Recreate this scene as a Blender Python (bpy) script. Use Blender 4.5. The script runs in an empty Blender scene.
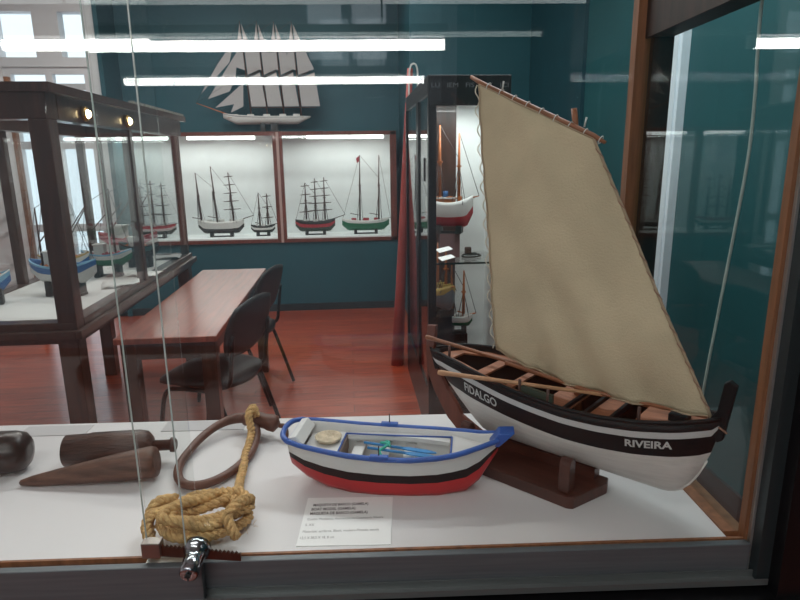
import bpy, bmesh, math, random
from mathutils import Vector, Matrix
random.seed(7)
PI = math.pi
sc = bpy.context.scene
C = sc.collection
VY = math.radians(2.9)                     # the display case stands turned this much from the room's axes

def W(x, y, z=0.0):                        # display-case axes -> room axes
    c, s = math.cos(VY), math.sin(VY)
    return Vector((x*c + y*s, -x*s + y*c, z))

# ------------------------------------------------------------------ camera
yaw, pitch, roll = math.radians(4.8), math.radians(13.3), math.radians(.7)
fw = Vector((math.sin(yaw)*math.cos(pitch), math.cos(yaw)*math.cos(pitch), -math.sin(pitch)))
r0 = Vector((math.cos(yaw), -math.sin(yaw), 0)); u0 = r0.cross(fw)
r1 = math.cos(roll)*r0 - math.sin(roll)*u0; u1 = math.cos(roll)*u0 + math.sin(roll)*r0
cam = bpy.data.objects.new('camera', bpy.data.cameras.new('camera')); C.objects.link(cam)
cam.matrix_world = Matrix(((r1.x, u1.x, -fw.x, 0), (r1.y, u1.y, -fw.y, 0), (r1.z, u1.z, -fw.z, 1.5), (0, 0, 0, 1)))
cam.data.sensor_width = 36; cam.data.lens = 600/800*36; cam.data.clip_start = .02
sc.camera = cam
# ------------------------------------------------------------------ world, view
w = bpy.data.worlds.new('sky'); sc.world = w; w.use_nodes = True
bgn = w.node_tree.nodes['Background']; bgn.inputs[0].default_value = (.80, .90, 1, 1); bgn.inputs[1].default_value = 1.1
vs = sc.view_settings; vs.view_transform = 'Standard'; vs.look = 'None'; vs.exposure = 0.55; vs.gamma = 1; vs.use_curve_mapping = False
try: sc.cycles.transparent_max_bounces = 48
except Exception: pass

def area(name, loc, rot, sx, sy, power, col):
    l = bpy.data.lights.new(name, 'AREA'); l.shape = 'RECTANGLE'; l.size = sx; l.size_y = sy; l.energy = power; l.color = col
    o = bpy.data.objects.new(name, l); C.objects.link(o); o.location = loc; o.rotation_euler = rot
    return o
CEIL = 3.3
# ceiling light panels over the room, and daylight coming in through the glazed doors
area('ceiling_panel_light', (-1.0, 2.9, CEIL-.03), (0, 0, 0), 2.4, .25, 26, (1, .97, .93))
area('ceiling_panel_light', (-1.0, 4.6, CEIL-.03), (0, 0, 0), 2.4, .25, 32, (1, .97, .93))
area('ceiling_panel_light', (-1.4, -.6, CEIL-.03), (0, 0, 0), 3.0, .25, 20, (1, .98, .95))
area('ceiling_panel_light', (.9, 2.2, CEIL-.03), (0, 0, 0), .9, .25, 26, (.95, .98, 1))  # added lamp, brightens the right wall and its white panel
area('daylight', (-2.75, 6.2, 1.5), (PI/2, 0, 0), 1.0, 2.2, 14, (.78, .89, 1))

# ------------------------------------------------------------------ materials
MATS = {}
def mat(name, col, rough=.5, metal=0, var=0.0, scale=8.0, bump=0.0, bscale=60.0, stretch=(1, 1, 1), spec=.5, emit=None, es=0, coat=0):
    if name in MATS: return MATS[name]
    m = bpy.data.materials.new(name); m.use_nodes = True; nt = m.node_tree; b = nt.nodes['Principled BSDF']
    b.inputs['Base Color'].default_value = (*col, 1); b.inputs['Roughness'].default_value = rough; b.inputs['Metallic'].default_value = metal
    b.inputs['Specular IOR Level'].default_value = spec; b.inputs['Coat Weight'].default_value = coat
    if emit: b.inputs['Emission Color'].default_value = (*emit, 1); b.inputs['Emission Strength'].default_value = es
    if var or bump:
        tc = nt.nodes.new('ShaderNodeTexCoord'); mp = nt.nodes.new('ShaderNodeMapping'); mp.inputs['Scale'].default_value = stretch
        nt.links.new(tc.outputs['Object'], mp.inputs['Vector'])
    if var:
        n = nt.nodes.new('ShaderNodeTexNoise'); n.inputs['Scale'].default_value = scale; n.inputs['Detail'].default_value = 6
        nt.links.new(mp.outputs[0], n.inputs['Vector'])
        r = nt.nodes.new('ShaderNodeValToRGB')
        r.color_ramp.elements[0].position = .3; r.color_ramp.elements[1].position = .7
        r.color_ramp.elements[0].color = (*[max(0, c*(1-var)) for c in col], 1)
        r.color_ramp.elements[1].color = (*[min(1, c*(1+var)) for c in col], 1)
        nt.links.new(n.outputs['Fac'], r.inputs[0]); nt.links.new(r.outputs[0], b.inputs['Base Color'])
    if bump:
        n2 = nt.nodes.new('ShaderNodeTexNoise'); n2.inputs['Scale'].default_value = bscale; n2.inputs['Detail'].default_value = 4
        nt.links.new(mp.outputs[0], n2.inputs['Vector'])
        bp = nt.nodes.new('ShaderNodeBump'); bp.inputs['Strength'].default_value = bump; bp.inputs['Distance'].default_value = .01
        nt.links.new(n2.outputs['Fac'], bp.inputs['Height']); nt.links.new(bp.outputs[0], b.inputs['Normal'])
    MATS[name] = m
    return m

def glass(name, f0=.04, tint=(1, 1, 1), rough=0.0, pw=5):
    m = bpy.data.materials.new(name); m.use_nodes = True; nt = m.node_tree; nt.nodes.clear()
    out = nt.nodes.new('ShaderNodeOutputMaterial'); mix = nt.nodes.new('ShaderNodeMixShader')
    tr = nt.nodes.new('ShaderNodeBsdfTransparent'); tr.inputs[0].default_value = (*tint, 1)
    gl = nt.nodes.new('ShaderNodeBsdfGlossy'); gl.inputs['Roughness'].default_value = rough
    lw = nt.nodes.new('ShaderNodeLayerWeight')
    p = nt.nodes.new('ShaderNodeMath'); p.operation = 'POWER'; p.inputs[1].default_value = pw
    k = nt.nodes.new('ShaderNodeMath'); k.operation = 'MULTIPLY_ADD'; k.inputs[1].default_value = 1-f0; k.inputs[2].default_value = f0
    nt.links.new(lw.outputs['Facing'], p.inputs[0]); nt.links.new(p.outputs[0], k.inputs[0]); nt.links.new(k.outputs[0], mix.inputs[0])
    nt.links.new(tr.outputs[0], mix.inputs[1]); nt.links.new(gl.outputs[0], mix.inputs[2]); nt.links.new(mix.outputs[0], out.inputs[0])
    return m

def planks(name, c1, c2, width, length, rough, coat=0.0, rot=0.0, mortar=(.03, .01, .006)):
    m = bpy.data.materials.new(name); m.use_nodes = True; nt = m.node_tree; b = nt.nodes['Principled BSDF']
    tc = nt.nodes.new('ShaderNodeTexCoord'); mp = nt.nodes.new('ShaderNodeMapping'); mp.inputs['Rotation'].default_value = (0, 0, rot)
    nt.links.new(tc.outputs['Object'], mp.inputs['Vector'])
    br = nt.nodes.new('ShaderNodeTexBrick'); br.inputs['Scale'].default_value = 1; br.inputs['Brick Width'].default_value = length
    br.inputs['Row Height'].default_value = width; br.inputs['Mortar Size'].default_value = .0015
    br.inputs['Color1'].default_value = (*c1, 1); br.inputs['Color2'].default_value = (*c2, 1); br.inputs['Mortar'].default_value = (*mortar, 1)
    nt.links.new(mp.outputs[0], br.inputs['Vector'])
    mp2 = nt.nodes.new('ShaderNodeMapping'); mp2.inputs['Scale'].default_value = (1.5, 18, 1); nt.links.new(mp.outputs[0], mp2.inputs['Vector'])
    n = nt.nodes.new('ShaderNodeTexNoise'); n.inputs['Scale'].default_value = 3; n.inputs['Detail'].default_value = 8
    nt.links.new(mp2.outputs[0], n.inputs['Vector'])
    mx = nt.nodes.new('ShaderNodeMix'); mx.data_type = 'RGBA'; mx.blend_type = 'MULTIPLY'; mx.inputs[0].default_value = 1
    r = nt.nodes.new('ShaderNodeValToRGB'); r.color_ramp.elements[0].position = .3; r.color_ramp.elements[0].color = (.55, .5, .5, 1)
    r.color_ramp.elements[1].position = .75; r.color_ramp.elements[1].color = (1.25, 1.25, 1.25, 1)
    nt.links.new(n.outputs['Fac'], r.inputs[0]); nt.links.new(br.outputs['Color'], mx.inputs[6]); nt.links.new(r.outputs[0], mx.inputs[7])
    nt.links.new(mx.outputs[2], b.inputs['Base Color']); b.inputs['Roughness'].default_value = rough; b.inputs['Coat Weight'].default_value = coat
    b.inputs['Coat Roughness'].default_value = .12
    return m

G_FRONT = glass('front_glass', .035, (.975, .99, .985))
G_BACK = glass('rear_glass', .03, (.98, .99, .988))
G_SIDE = glass('side_glass', .03, (.90, .96, .96), pw=7)
G_CASE = glass('case_glass', .03, (.98, .99, .99))
WSTR = (1, 12, 12)
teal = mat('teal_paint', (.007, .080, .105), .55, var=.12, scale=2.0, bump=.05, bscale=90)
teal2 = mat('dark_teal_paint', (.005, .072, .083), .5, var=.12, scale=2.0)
white_paint = mat('white_paint', (.72, .71, .72), .6, var=.04, scale=3)
ceil_m = mat('ceiling_paint', (.75, .75, .74), .8, var=.03)
floor_m = planks('red_plank_floor', (.42, .075, .030), (.30, .045, .018), .11, 1.3, .32, .35)
table_m = mat('red_table_wood', (.30, .075, .045), .28, var=.3, scale=3, stretch=(14, 1, 4), coat=1)
table_m.node_tree.nodes['Principled BSDF'].inputs['Coat Roughness'].default_value = .22
darkwood = mat('dark_mahogany', (.050, .022, .015), .35, var=.45, scale=5, stretch=(10, 10, 1), coat=.4)
redwood = mat('red_mahogany', (.14, .035, .022), .4, var=.35, scale=5, stretch=(6, 6, 1), coat=.2)
blackp = mat('black_lacquer', (.006, .006, .007), .35, var=.2, spec=.3)
blackmat = mat('black_plastic', (.010, .010, .011), .45, bump=.2, bscale=300)
case_in = mat('case_lining', (.76, .80, .80), .7, var=.03)
base_in = mat('case_base_white', (.74, .72, .70), .6, var=.03)
shelf_white = mat('white_shelf_laminate', (.66, .645, .65), .45, var=.02, scale=3, bump=.02)
alu = mat('brushed_aluminium', (.12, .135, .145), .42, .35, var=.12, scale=6, stretch=(1, 30, 30))
alu_l = mat('pale_aluminium', (.5, .5, .48), .35, .8)
honey = mat('honey_wood', (.23, .095, .042), .5, var=.3, scale=6, stretch=(10, 10, 1))
postdark = mat('dark_case_wood', (.030, .012, .008), .5, var=.5, scale=6, stretch=(8, 8, 1))
steel = mat('tube_steel_black', (.012, .012, .013), .3, .4)
chrome = mat('chrome', (.36, .39, .42), .16, 1)
bronze = mat('ratchet_steel', (.12, .075, .06), .35, .9, var=.2, scale=30)
lamp_e = mat('tube_light_white', (.9, .9, .9), .5, emit=(1, .985, .96), es=24)
case_e = mat('case_tube_light', (.9, .9, .9), .5, emit=(1, 1, .96), es=4)
fix_w = mat('fixture_enamel', (.6, .6, .6), .4)
warm_e = mat('warm_bulb', (1, .8, .5), .5, emit=(1, .72, .38), es=9)
brass = mat('brass', (.45, .28, .10), .3, 1)
sailc = mat('sail_canvas', (.58, .49, .34), .85, var=.15, scale=7, bump=.25, bscale=260, spec=.1)
spar = mat('spar_wood', (.25, .095, .045), .45, var=.3, scale=12, stretch=(1, 1, 1))
pale_oar = mat('pale_oar_wood', (.50, .27, .145), .5, var=.2, scale=14)
plank_br = mat('brown_plank', (.30, .115, .058), .5, var=.3, scale=10, stretch=(2, 14, 2), bump=.1)
rud_br = mat('rudder_brown', (.125, .036, .022), .45, var=.3, scale=8, stretch=(6, 1, 1))
std_br = mat('stand_wood', (.055, .020, .014), .38, var=.4, scale=9, stretch=(1, 8, 1), coat=.3)
navy_bk = mat('hull_black', (.008, .012, .014), .5, var=.15, spec=.2)
hull_w = mat('hull_white', (.68, .665, .63), .5, var=.08, scale=9, stretch=(1, 8, 14), bump=.12, bscale=30)
stripe_w = mat('stripe_white', (.55, .56, .56), .5)
letter_w = mat('letter_white', (.55, .57, .56), .5)
inner_bk = mat('hull_inside', (.010, .009, .008), .7, spec=.2)
g_blue = mat('gamela_blue', (.028, .11, .42), .38, var=.15, scale=14)
g_white = mat('gamela_white', (.66, .66, .65), .45, var=.04)
g_red = mat('gamela_red', (.50, .022, .028), .35, var=.1)
g_grey = mat('gamela_floor', (.42, .38, .34), .6, var=.1)
g_oar = mat('blue_oar', (.03, .22, .50), .4)
g_green = mat('green_cord', (.03, .40, .30), .6)
wicker = mat('pale_wicker', (.56, .47, .34), .7, var=.3, scale=60, bump=.4, bscale=200)
toolw = mat('dark_tool_wood', (.060, .034, .026), .36, var=.55, scale=10, stretch=(1, 7, 7), bump=.35, bscale=40, coat=.2)
toolw2 = mat('brown_tool_wood', (.10, .052, .036), .42, var=.6, scale=9, stretch=(1, 9, 9), bump=.2, bscale=60)
tool_bk = mat('worn_black_wood', (.020, .014, .012), .35, var=.5, scale=10, bump=.15, coat=.2)
hoopw = mat('hoop_wood', (.115, .052, .036), .5, var=.3, scale=20, bump=.2)
sisal = mat('sisal_rope', (.66, .43, .20), .85, var=.3, scale=60, bump=.6, bscale=400, spec=.1)
card_m = mat('card_paper', (.86, .86, .85), .7)
shadow_grey = mat('frame_shadow_grey', (.50, .49, .50), .7)
ink = mat('ink', (.07, .07, .07), .8)
ink_l = mat('grey_ink', (.22, .22, .22), .8)
cord_w = mat('white_cord', (.62, .62, .60), .5)
rig = mat('rigging_dark', (.07, .06, .06), .7)
mastd = mat('mast_dark', (.075, .038, .030), .6)
sail_w = mat('model_sail', (.42, .41, .41), .8)
m_white = mat('model_white', (.62, .62, .60), .5)
m_black = mat('model_black', (.02, .022, .022), .5)
m_red = mat('model_red', (.40, .03, .045), .5)
m_green = mat('model_green', (.015, .14, .07), .5)
m_grey = mat('model_grey', (.14, .15, .17), .5)
m_dgreen = mat('model_dark_green', (.03, .05, .035), .5)
m_deck = mat('model_deck', (.36, .26, .18), .7)
m_orange = mat('model_orange', (.42, .13, .035), .5, var=.2)
m_blue = mat('model_blue', (.035, .13, .34), .45)
m_lblue = mat('model_light_blue', (.20, .42, .60), .45)
m_pink = mat('model_pink', (.45, .12, .15), .5)
m_yel = mat('model_ochre', (.40, .27, .07), .6)
m_net = mat('net_sand', (.45, .36, .24), .9, var=.4, scale=80, bump=.5, bscale=200)

# ------------------------------------------------------------------ mesh helpers
def bx(bm, x0, x1, y0, y1, z0, z1, mi=0):
    v = [bm.verts.new(p) for p in ((x0,y0,z0),(x1,y0,z0),(x1,y1,z0),(x0,y1,z0),(x0,y0,z1),(x1,y0,z1),(x1,y1,z1),(x0,y1,z1))]
    for f in ((3,2,1,0),(4,5,6,7),(0,1,5,4),(1,2,6,5),(2,3,7,6),(3,0,4,7)):
        bm.faces.new([v[i] for i in f]).material_index = mi
def frame_at(d):
    d = d.normalized(); a = Vector((0, 0, 1)) if abs(d.z) < .9 else Vector((1, 0, 0))
    x = d.cross(a).normalized(); return x, x.cross(d).normalized()
def tube(bm, pts, r, n=8, closed=False, mi=0, caps=True):
    pts = [Vector(p) for p in pts]; N = len(pts); rings = []
    rr = r if isinstance(r, (list, tuple)) else [r]*N
    px = None
    for i in range(N):
        if closed: d = pts[(i+1) % N]-pts[i-1]
        else: d = pts[min(i+1, N-1)]-pts[max(i-1, 0)]
        d.normalize()
        if px is None: px, _ = frame_at(d)
        px = (px - d*px.dot(d)).normalized(); py = d.cross(px)
        rings.append([bm.verts.new(pts[i]+(px*math.cos(2*PI*k/n)+py*math.sin(2*PI*k/n))*rr[i]) for k in range(n)])
    for i in range(N if closed else N-1):
        a, b = rings[i], rings[(i+1) % N]
        for k in range(n):
            f = bm.faces.new((a[k], a[(k+1) % n], b[(k+1) % n], b[k])); f.smooth = True; f.material_index = mi
    if not closed and caps:
        f = bm.faces.new(rings[0][::-1]); f.material_index = mi; f = bm.faces.new(rings[-1]); f.material_index = mi
def prism(bm, poly, thick, axis='y', off=0.0, mi=0):
    def P(a, b, t): return {'y': (a, t, b), 'x': (t, a, b), 'z': (a, b, t)}[axis]
    lo = [bm.verts.new(P(a, b, off-thick/2)) for a, b in poly]; hi = [bm.verts.new(P(a, b, off+thick/2)) for a, b in poly]
    n = len(poly)
    for f in [lo[::-1], hi] + [[lo[i], lo[(i+1) % n], hi[(i+1) % n], hi[i]] for i in range(n)]:
        bm.faces.new(f).material_index = mi
def lathe(bm, prof, n=24, axis='z', c=(0, 0, 0), mi=0):
    c = Vector(c); rings = []
    for (a, r) in prof:
        ring = []
        for k in range(n):
            t = 2*PI*k/n; p, q = r*math.cos(t), r*math.sin(t)
            ring.append(bm.verts.new(c+Vector({'z': (p, q, a), 'x': (a, p, q), 'y': (p, a, q)}[axis])))
        rings.append(ring)
    for i in range(len(rings)-1):
        for k in range(n):
            f = bm.faces.new((rings[i][k], rings[i][(k+1) % n], rings[i+1][(k+1) % n], rings[i+1][k])); f.smooth = True; f.material_index = mi
    bm.faces.new(rings[0][::-1]).material_index = mi; bm.faces.new(rings[-1]).material_index = mi
def catmull(pts, sub=8, closed=False):
    P = [Vector(p) for p in pts]; n = len(P); out = []
    for i in range(n if closed else n-1):
        g = (lambda j: P[j % n]) if closed else (lambda j: P[max(0, min(n-1, j))])
        p0, p1, p2, p3 = g(i-1), g(i), g(i+1), g(i+2)
        for s in range(sub):
            t = s/sub
            out.append(.5*((2*p1)+(p2-p0)*t+(2*p0-5*p1+4*p2-p3)*t*t+(3*p1-p0-3*p2+p3)*t**3))
    if not closed: out.append(P[-1])
    return out
def rope(bm, pts, r, pitch_len=.03, n=6):
    # three twisted strands along a path
    L = [0]
    for i in range(1, len(pts)): L.append(L[-1]+(pts[i]-pts[i-1]).length)
    N = max(6, int(L[-1]/(pitch_len/7))); P = []; j = 0
    for i in range(N+1):
        s = L[-1]*i/N
        while j < len(L)-2 and L[j+1] < s: j += 1
        t = (s-L[j])/max(1e-6, L[j+1]-L[j]); P.append(pts[j].lerp(pts[j+1], min(1, t)))
    px = None; fr = []
    for i in range(N+1):
        d = (P[min(i+1, N)]-P[max(i-1, 0)]).normalized()
        if px is None: px, _ = frame_at(d)
        px = (px-d*px.dot(d)).normalized(); fr.append((px.copy(), d.cross(px)))
    for k in range(3):
        q = []
        for i in range(N+1):
            a = 2*PI*(L[-1]*i/N/pitch_len + k/3)
            q.append(P[i]+(fr[i][0]*math.cos(a)+fr[i][1]*math.sin(a))*r*.56)
        tube(bm, q, r*.50, n)
def obj(name, bm, m, parent=None, bevel=0, smooth=False, weld=False, sub=0, recalc=True):
    if recalc: bmesh.ops.recalc_face_normals(bm, faces=bm.faces)
    if smooth:
        for f in bm.faces: f.smooth = True
    me = bpy.data.meshes.new(name); bm.to_mesh(me); bm.free()
    for k in (m if isinstance(m, (list, tuple)) else [m]): me.materials.append(k)
    o = bpy.data.objects.new(name, me); C.objects.link(o)
    if parent: o.parent = parent
    if bevel:
        b = o.modifiers.new('bevel', 'BEVEL'); b.width = bevel; b.segments = 2; b.limit_method = 'ANGLE'; b.angle_limit = math.radians(40)
    if sub:
        s = o.modifiers.new('sub', 'SUBSURF'); s.levels = sub; s.render_levels = sub
    return o
def box(name, m, parent, *d, bevel=0):
    bm = bmesh.new(); bx(bm, *d); return obj(name, bm, m, parent, bevel=bevel)
def tubes(name, m, parent, lst, n=8):
    bm = bmesh.new()
    for pts, r in lst: tube(bm, pts, r, n)
    return obj(name, bm, m, parent)
def tag(o, label=None, cat=None, group=None, kind=None):
    if label: o['label'] = label
    if cat: o['category'] = cat
    if group: o['group'] = group
    if kind: o['kind'] = kind
    return o
def thing(name, label, cat, loc=(0, 0, 0), rz=0, group=None):
    o = bpy.data.objects.new(name, None); o.empty_display_size = .05; C.objects.link(o); o.location = loc; o.rotation_euler = (0, 0, rz)
    return tag(o, label, cat, group)
def struct(name, bm, m, **k):
    o = obj(name, bm, m, **k); o['kind'] = 'structure'; return o
def copy_tree(o, parent=None):
    c = o.copy(); C.objects.link(c); c.parent = parent
    for ch in list(o.children): copy_tree(ch, c)
    return c
FONTBOLD = None
def text_verts(s, size, extrude=0.0, bold=0.0):
    cu = bpy.data.curves.new('t', 'FONT'); cu.body = s; cu.size = size; cu.extrude = extrude; cu.offset = bold; cu.resolution_u = 3
    to = bpy.data.objects.new('t', cu); C.objects.link(to)
    bpy.context.view_layer.update()
    me = bpy.data.meshes.new_from_object(to.evaluated_get(bpy.context.evaluated_depsgraph_get()))
    bpy.data.objects.remove(to); bpy.data.curves.remove(cu)
    return me
def flat_text(name, s, size, m, parent, fn, extrude=0, bold=0.0, width=None, sub=False):
    """lettering: each 2-D glyph vertex goes through fn(u, v, w) to its place in the parent"""
    me = text_verts(s, size, extrude, bold)
    xs = [v.co.x for v in me.vertices]; x0, x1 = min(xs), max(xs); k = width/(x1-x0) if width else 1
    bm = bmesh.new(); bm.from_mesh(me); bpy.data.meshes.remove(me)
    if sub: bmesh.ops.subdivide_edges(bm, edges=[e for e in bm.edges if e.calc_length() > size*.25], cuts=2, use_grid_fill=False)
    for v in bm.verts: v.co = Vector(fn((v.co.x-x0)*k, v.co.y, v.co.z))
    return obj(name, bm, m, parent, recalc=False)

# hull shell.  f(x, v) -> (half_breadth, z) with v = 0 keel .. 1 rim
def hull(bm, xs, vs_, f, mats, thick, inner_mat, rim_mat):
    G = {}
    for s in (-1, 1):
        for i, x in enumerate(xs):
            for j, v in enumerate(vs_):
                y, z = f(x, v); G[s, i, j] = bm.verts.new((x, s*y, z))
                yi = max(0.0, y-thick)
                G[s, i, j, 1] = bm.verts.new((x*.985, s*yi, z if j == len(vs_)-1 else z+thick*.8))
    nv = len(vs_)
    for s in (-1, 1):
        for i in range(len(xs)-1):
            for j in range(nv-1):
                a = bm.faces.new((G[s,i,j], G[s,i+1,j], G[s,i+1,j+1], G[s,i,j+1])); a.material_index = mats[j]; a.smooth = True
                b = bm.faces.new((G[s,i,j,1], G[s,i,j+1,1], G[s,i+1,j+1,1], G[s,i+1,j,1])); b.material_index = inner_mat; b.smooth = True
            j = nv-1
            bm.faces.new((G[s,i,j], G[s,i+1,j], G[s,i+1,j,1], G[s,i,j,1])).material_index = rim_mat
    for i in (0, len(xs)-1):     # close the ends (transoms)
        for j in range(nv-1):
            bm.faces.new((G[-1,i,j], G[1,i,j], G[1,i,j+1], G[-1,i,j+1])).material_index = mats[j]
            bm.faces.new((G[-1,i,j,1], G[-1,i,j+1,1], G[1,i,j+1,1], G[1,i,j,1])).material_index = inner_mat
        j = nv-1; bm.faces.new((G[-1,i,j], G[1,i,j], G[1,i,j,1], G[-1,i,j,1])).material_index = rim_mat
    for i in range(len(xs)-1):   # keel seam
        bm.faces.new((G[-1,i,0], G[1,i,0], G[1,i+1,0], G[-1,i+1,0])).material_index = mats[0]
        bm.faces.new((G[-1,i,0,1], G[-1,i+1,0,1], G[1,i+1,0,1], G[1,i,0,1])).material_index = inner_mat
def lin(a, b, n): return [a+(b-a)*i/n for i in range(n+1)]
def interp(x, xs, ys):
    if x <= xs[0]: return ys[0]
    for i in range(1, len(xs)):
        if x <= xs[i]:
            t = (x-xs[i-1])/(xs[i]-xs[i-1]); return ys[i-1]+(ys[i]-ys[i-1])*t
    return ys[-1]

# ================================================================== THE ROOM
XL, XR, YF, YB = -3.7, 2.4, -3.0, 6.4
bm = bmesh.new(); bx(bm, XL-.1, XR+.1, YF-.1, YB+.1, -.08, 0); struct('floor', bm, floor_m)
bm = bmesh.new(); bx(bm, XL-.1, XR+.1, YF-.1, YB+.1, CEIL, CEIL+.1); struct('ceiling', bm, ceil_m)
bm = bmesh.new(); bx(bm, -2.21, -2.17, 5.98, 6.4, 0, CEIL)
bx(bm, -2.21, XR, 6.4, 6.5, 0, CEIL); bx(bm, -2.17, .50, 6.02, 6.4, 0, .695)
bx(bm, .55, 1.6, 5.3, 6.4, 0, CEIL)
struct('wall_back', bm, teal)
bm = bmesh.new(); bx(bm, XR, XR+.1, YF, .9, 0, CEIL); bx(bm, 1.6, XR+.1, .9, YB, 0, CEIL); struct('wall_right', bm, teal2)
bm = bmesh.new(); bx(bm, XL-.1, XL, YF, YB, 0, CEIL); struct('wall_left', bm, white_paint)
bm = bmesh.new()                                             # white wall part round the glazed doors
bx(bm, XL, -3.06, 6.0, 6.12, 0, CEIL); bx(bm, -2.30, -2.21, 6.0, 6.12, 0, CEIL); bx(bm, -3.06, -2.30, 6.0, 6.12, 2.80, CEIL)
bx(bm, -3.06, -2.30, 6.0, 6.12, 2.34, 2.42); bx(bm, -2.74, -2.52, 6.0, 6.12, 2.42, 2.80)
struct('wall_back_white', bm, white_paint)
bm = bmesh.new()                                             # wall behind the viewer, with two high windows
for (a, b) in ((XL, -.66), (-.40, -.33), (-.07, .45), (.45, XR)): bx(bm, a, b, YF-.1, YF, 0, CEIL)
for (a, b, z0, z1) in ((-.66, -.40, 0, 2.22), (-.66, -.40, 2.75, CEIL), (-.33, -.07, 0, 2.22), (-.33, -.07, 2.75, CEIL)):
    bx(bm, a, b, YF-.1, YF, z0, z1)
wf = struct('wall_front', bm, [mat('haze_pale_paint', (.36, .44, .52), .7, var=.05, scale=2), teal2])  # left part coloured pale so the glass reflects it as haze
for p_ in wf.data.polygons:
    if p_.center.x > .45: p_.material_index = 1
bm = bmesh.new(); bx(bm, -3.06, -2.30, 6.02, 6.09, 2.28, 2.34)    # glazed doors
for x in (-3.06, -2.70, -2.36): bx(bm, x, x+.06, 6.02, 6.09, 0, 2.28)
for z in (0, .85, 1.62): bx(bm, -3.0, -2.36, 6.025, 6.085, z, z+.07)
dr = struct('door_1', bm, white_paint)
bm = bmesh.new()
for (a, b) in ((-3.0, -2.70), (-2.64, -2.36)): bx(bm, a, b, 6.045, 6.055, .07, 2.28)
obj('door_glass', bm, G_CASE, dr)
bm = bmesh.new(); bx(bm, -3.0, -2.36, 6.03, 6.043, 2.14, 2.20); obj('frosted_sign_band', bm, mat('frost_band', (.55, .56, .57), .6), dr)
bm = bmesh.new(); bx(bm, -2.69, -2.65, 5.985, 6.02, 1.0, 1.03); bx(bm, -2.69, -2.60, 5.975, 5.99, 1.005, 1.025); obj('door_handle', bm, alu_l, dr)
bm = bmesh.new()
for (a, b) in ((-3.06, -2.74), (-2.52, -2.30)): bx(bm, a, b, 6.05, 6.06, 2.42, 2.80)
struct('window_1', bm, G_CASE)
# open white door leaf with moulded panels
lf = bpy.data.objects.new('door_2', None); C.objects.link(lf); lf.location = (-2.62, 5.15, 0); lf.rotation_euler = (0, 0, math.radians(6)); lf['kind'] = 'structure'
bm = bmesh.new(); bx(bm, -.85, 0, 0, .045, 0, 2.15)
for z0, z1 in ((.15, .55), (.66, .95), (1.05, 1.3), (1.4, 2.0)):
    bx(bm, -.72, -.13, -.012, 0, z0, z0+.03); bx(bm, -.72, -.13, -.012, 0, z1-.03, z1); bx(bm, -.72, -.69, -.012, 0, z0, z1); bx(bm, -.16, -.13, -.012, 0, z0, z1)
obj('door_leaf', bm, white_paint, lf)
box('edge_strip', honey, lf, 0, .03, -.005, .05, 0, 2.15)
bm = bmesh.new(); bx(bm, -2.30, .50, 6.0, 6.02, 0, .07); struct('baseboard_back', bm, mat('dark_skirting', (.012, .02, .024), .5))
# white pilaster on the right wall
bm = bmesh.new(); bx(bm, 1.56, 1.6, 2.84, 3.14, 0, 2.165); bx(bm, 1.552, 1.56, 2.86, 3.12, .1, 2.13)
struct('door_3', bm, mat('cool_white_panel', (.74, .80, .86), .5, var=.03))
bm = bmesh.new(); bx(bm, 1.585, 1.6, .9, 2.83, 0, .11); bx(bm, 1.585, 1.6, 3.15, 5.3, 0, .11); struct('baseboard_right', bm, MATS['dark_skirting'])
bm = bmesh.new(); bx(bm, 1.575, 1.6, 4.1, 5.3, .11, CEIL); struct('trim_1', bm, mat('deep_teal_paint', (.005, .045, .062), .5, var=.1))

# ---- hanging tube lights in the visitor's half of the room
def tube_light(x0, x1, y, z, label, lamp=None):
    t = thing('tube_light', label, 'light', W((x0+x1)/2, y, z), -VY, 'tube lights hanging over the visitors')
    L = (x1-x0)/2
    bm = bmesh.new(); bx(bm, -L, L, -.035, .035, .028, .075); obj('housing', bm, mat('grey_housing', (.12, .12, .12), .6), t, bevel=.004)
    bm = bmesh.new(); tube(bm, [(-L+.01, 0, 0), (L-.01, 0, 0)], .021, 12); obj('tube', bm, lamp or lamp_e, t)
    for s in (-1, 1):
        bm = bmesh.new(); bx(bm, s*L-.012, s*L+.012, -.02, .02, -.02, .03); obj('end_cap', bm, fix_w, t)
        bm = bmesh.new(); tube(bm, [(s*L*.7, 0, .075), (s*L*.7, 0, CEIL-z)], .004, 6); obj('hanger', bm, alu_l, t)
tube_light(-1.46, .29, -.85, 1.946, 'long white tube light mirrored as the bright bar across the front glass')
tube_light(-2.4, 1.4, -2.5, 2.5, 'dim high tube light mirrored as the blurred band at the top of the glass', mat('dim_tube', (.8, .8, .8), .5, emit=(.9, 1, 1), es=2))
tube_light(1.55, 2.20, -.85, 1.944, 'short white tube light mirrored at the right edge of the glass')
for i, (x, y, n) in enumerate(((-1.0, 2.9, 'over the wooden table'), (-1.0, 4.6, 'nearest the wall cabinet'), (-1.4, -.6, 'behind the viewer'), (.9, 2.2, 'added to brighten the right wall'))):
    hw = (1.2, 1.2, 1.5, .5)[i]
    t = thing('ceiling_light', 'flat white ceiling light fitting, the one '+n, 'light', (x, y, CEIL), 0, 'flat ceiling light fittings')
    box('housing', fix_w, t, -hw-.02, hw+.02, -.15, .15, -.02, 0)

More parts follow.
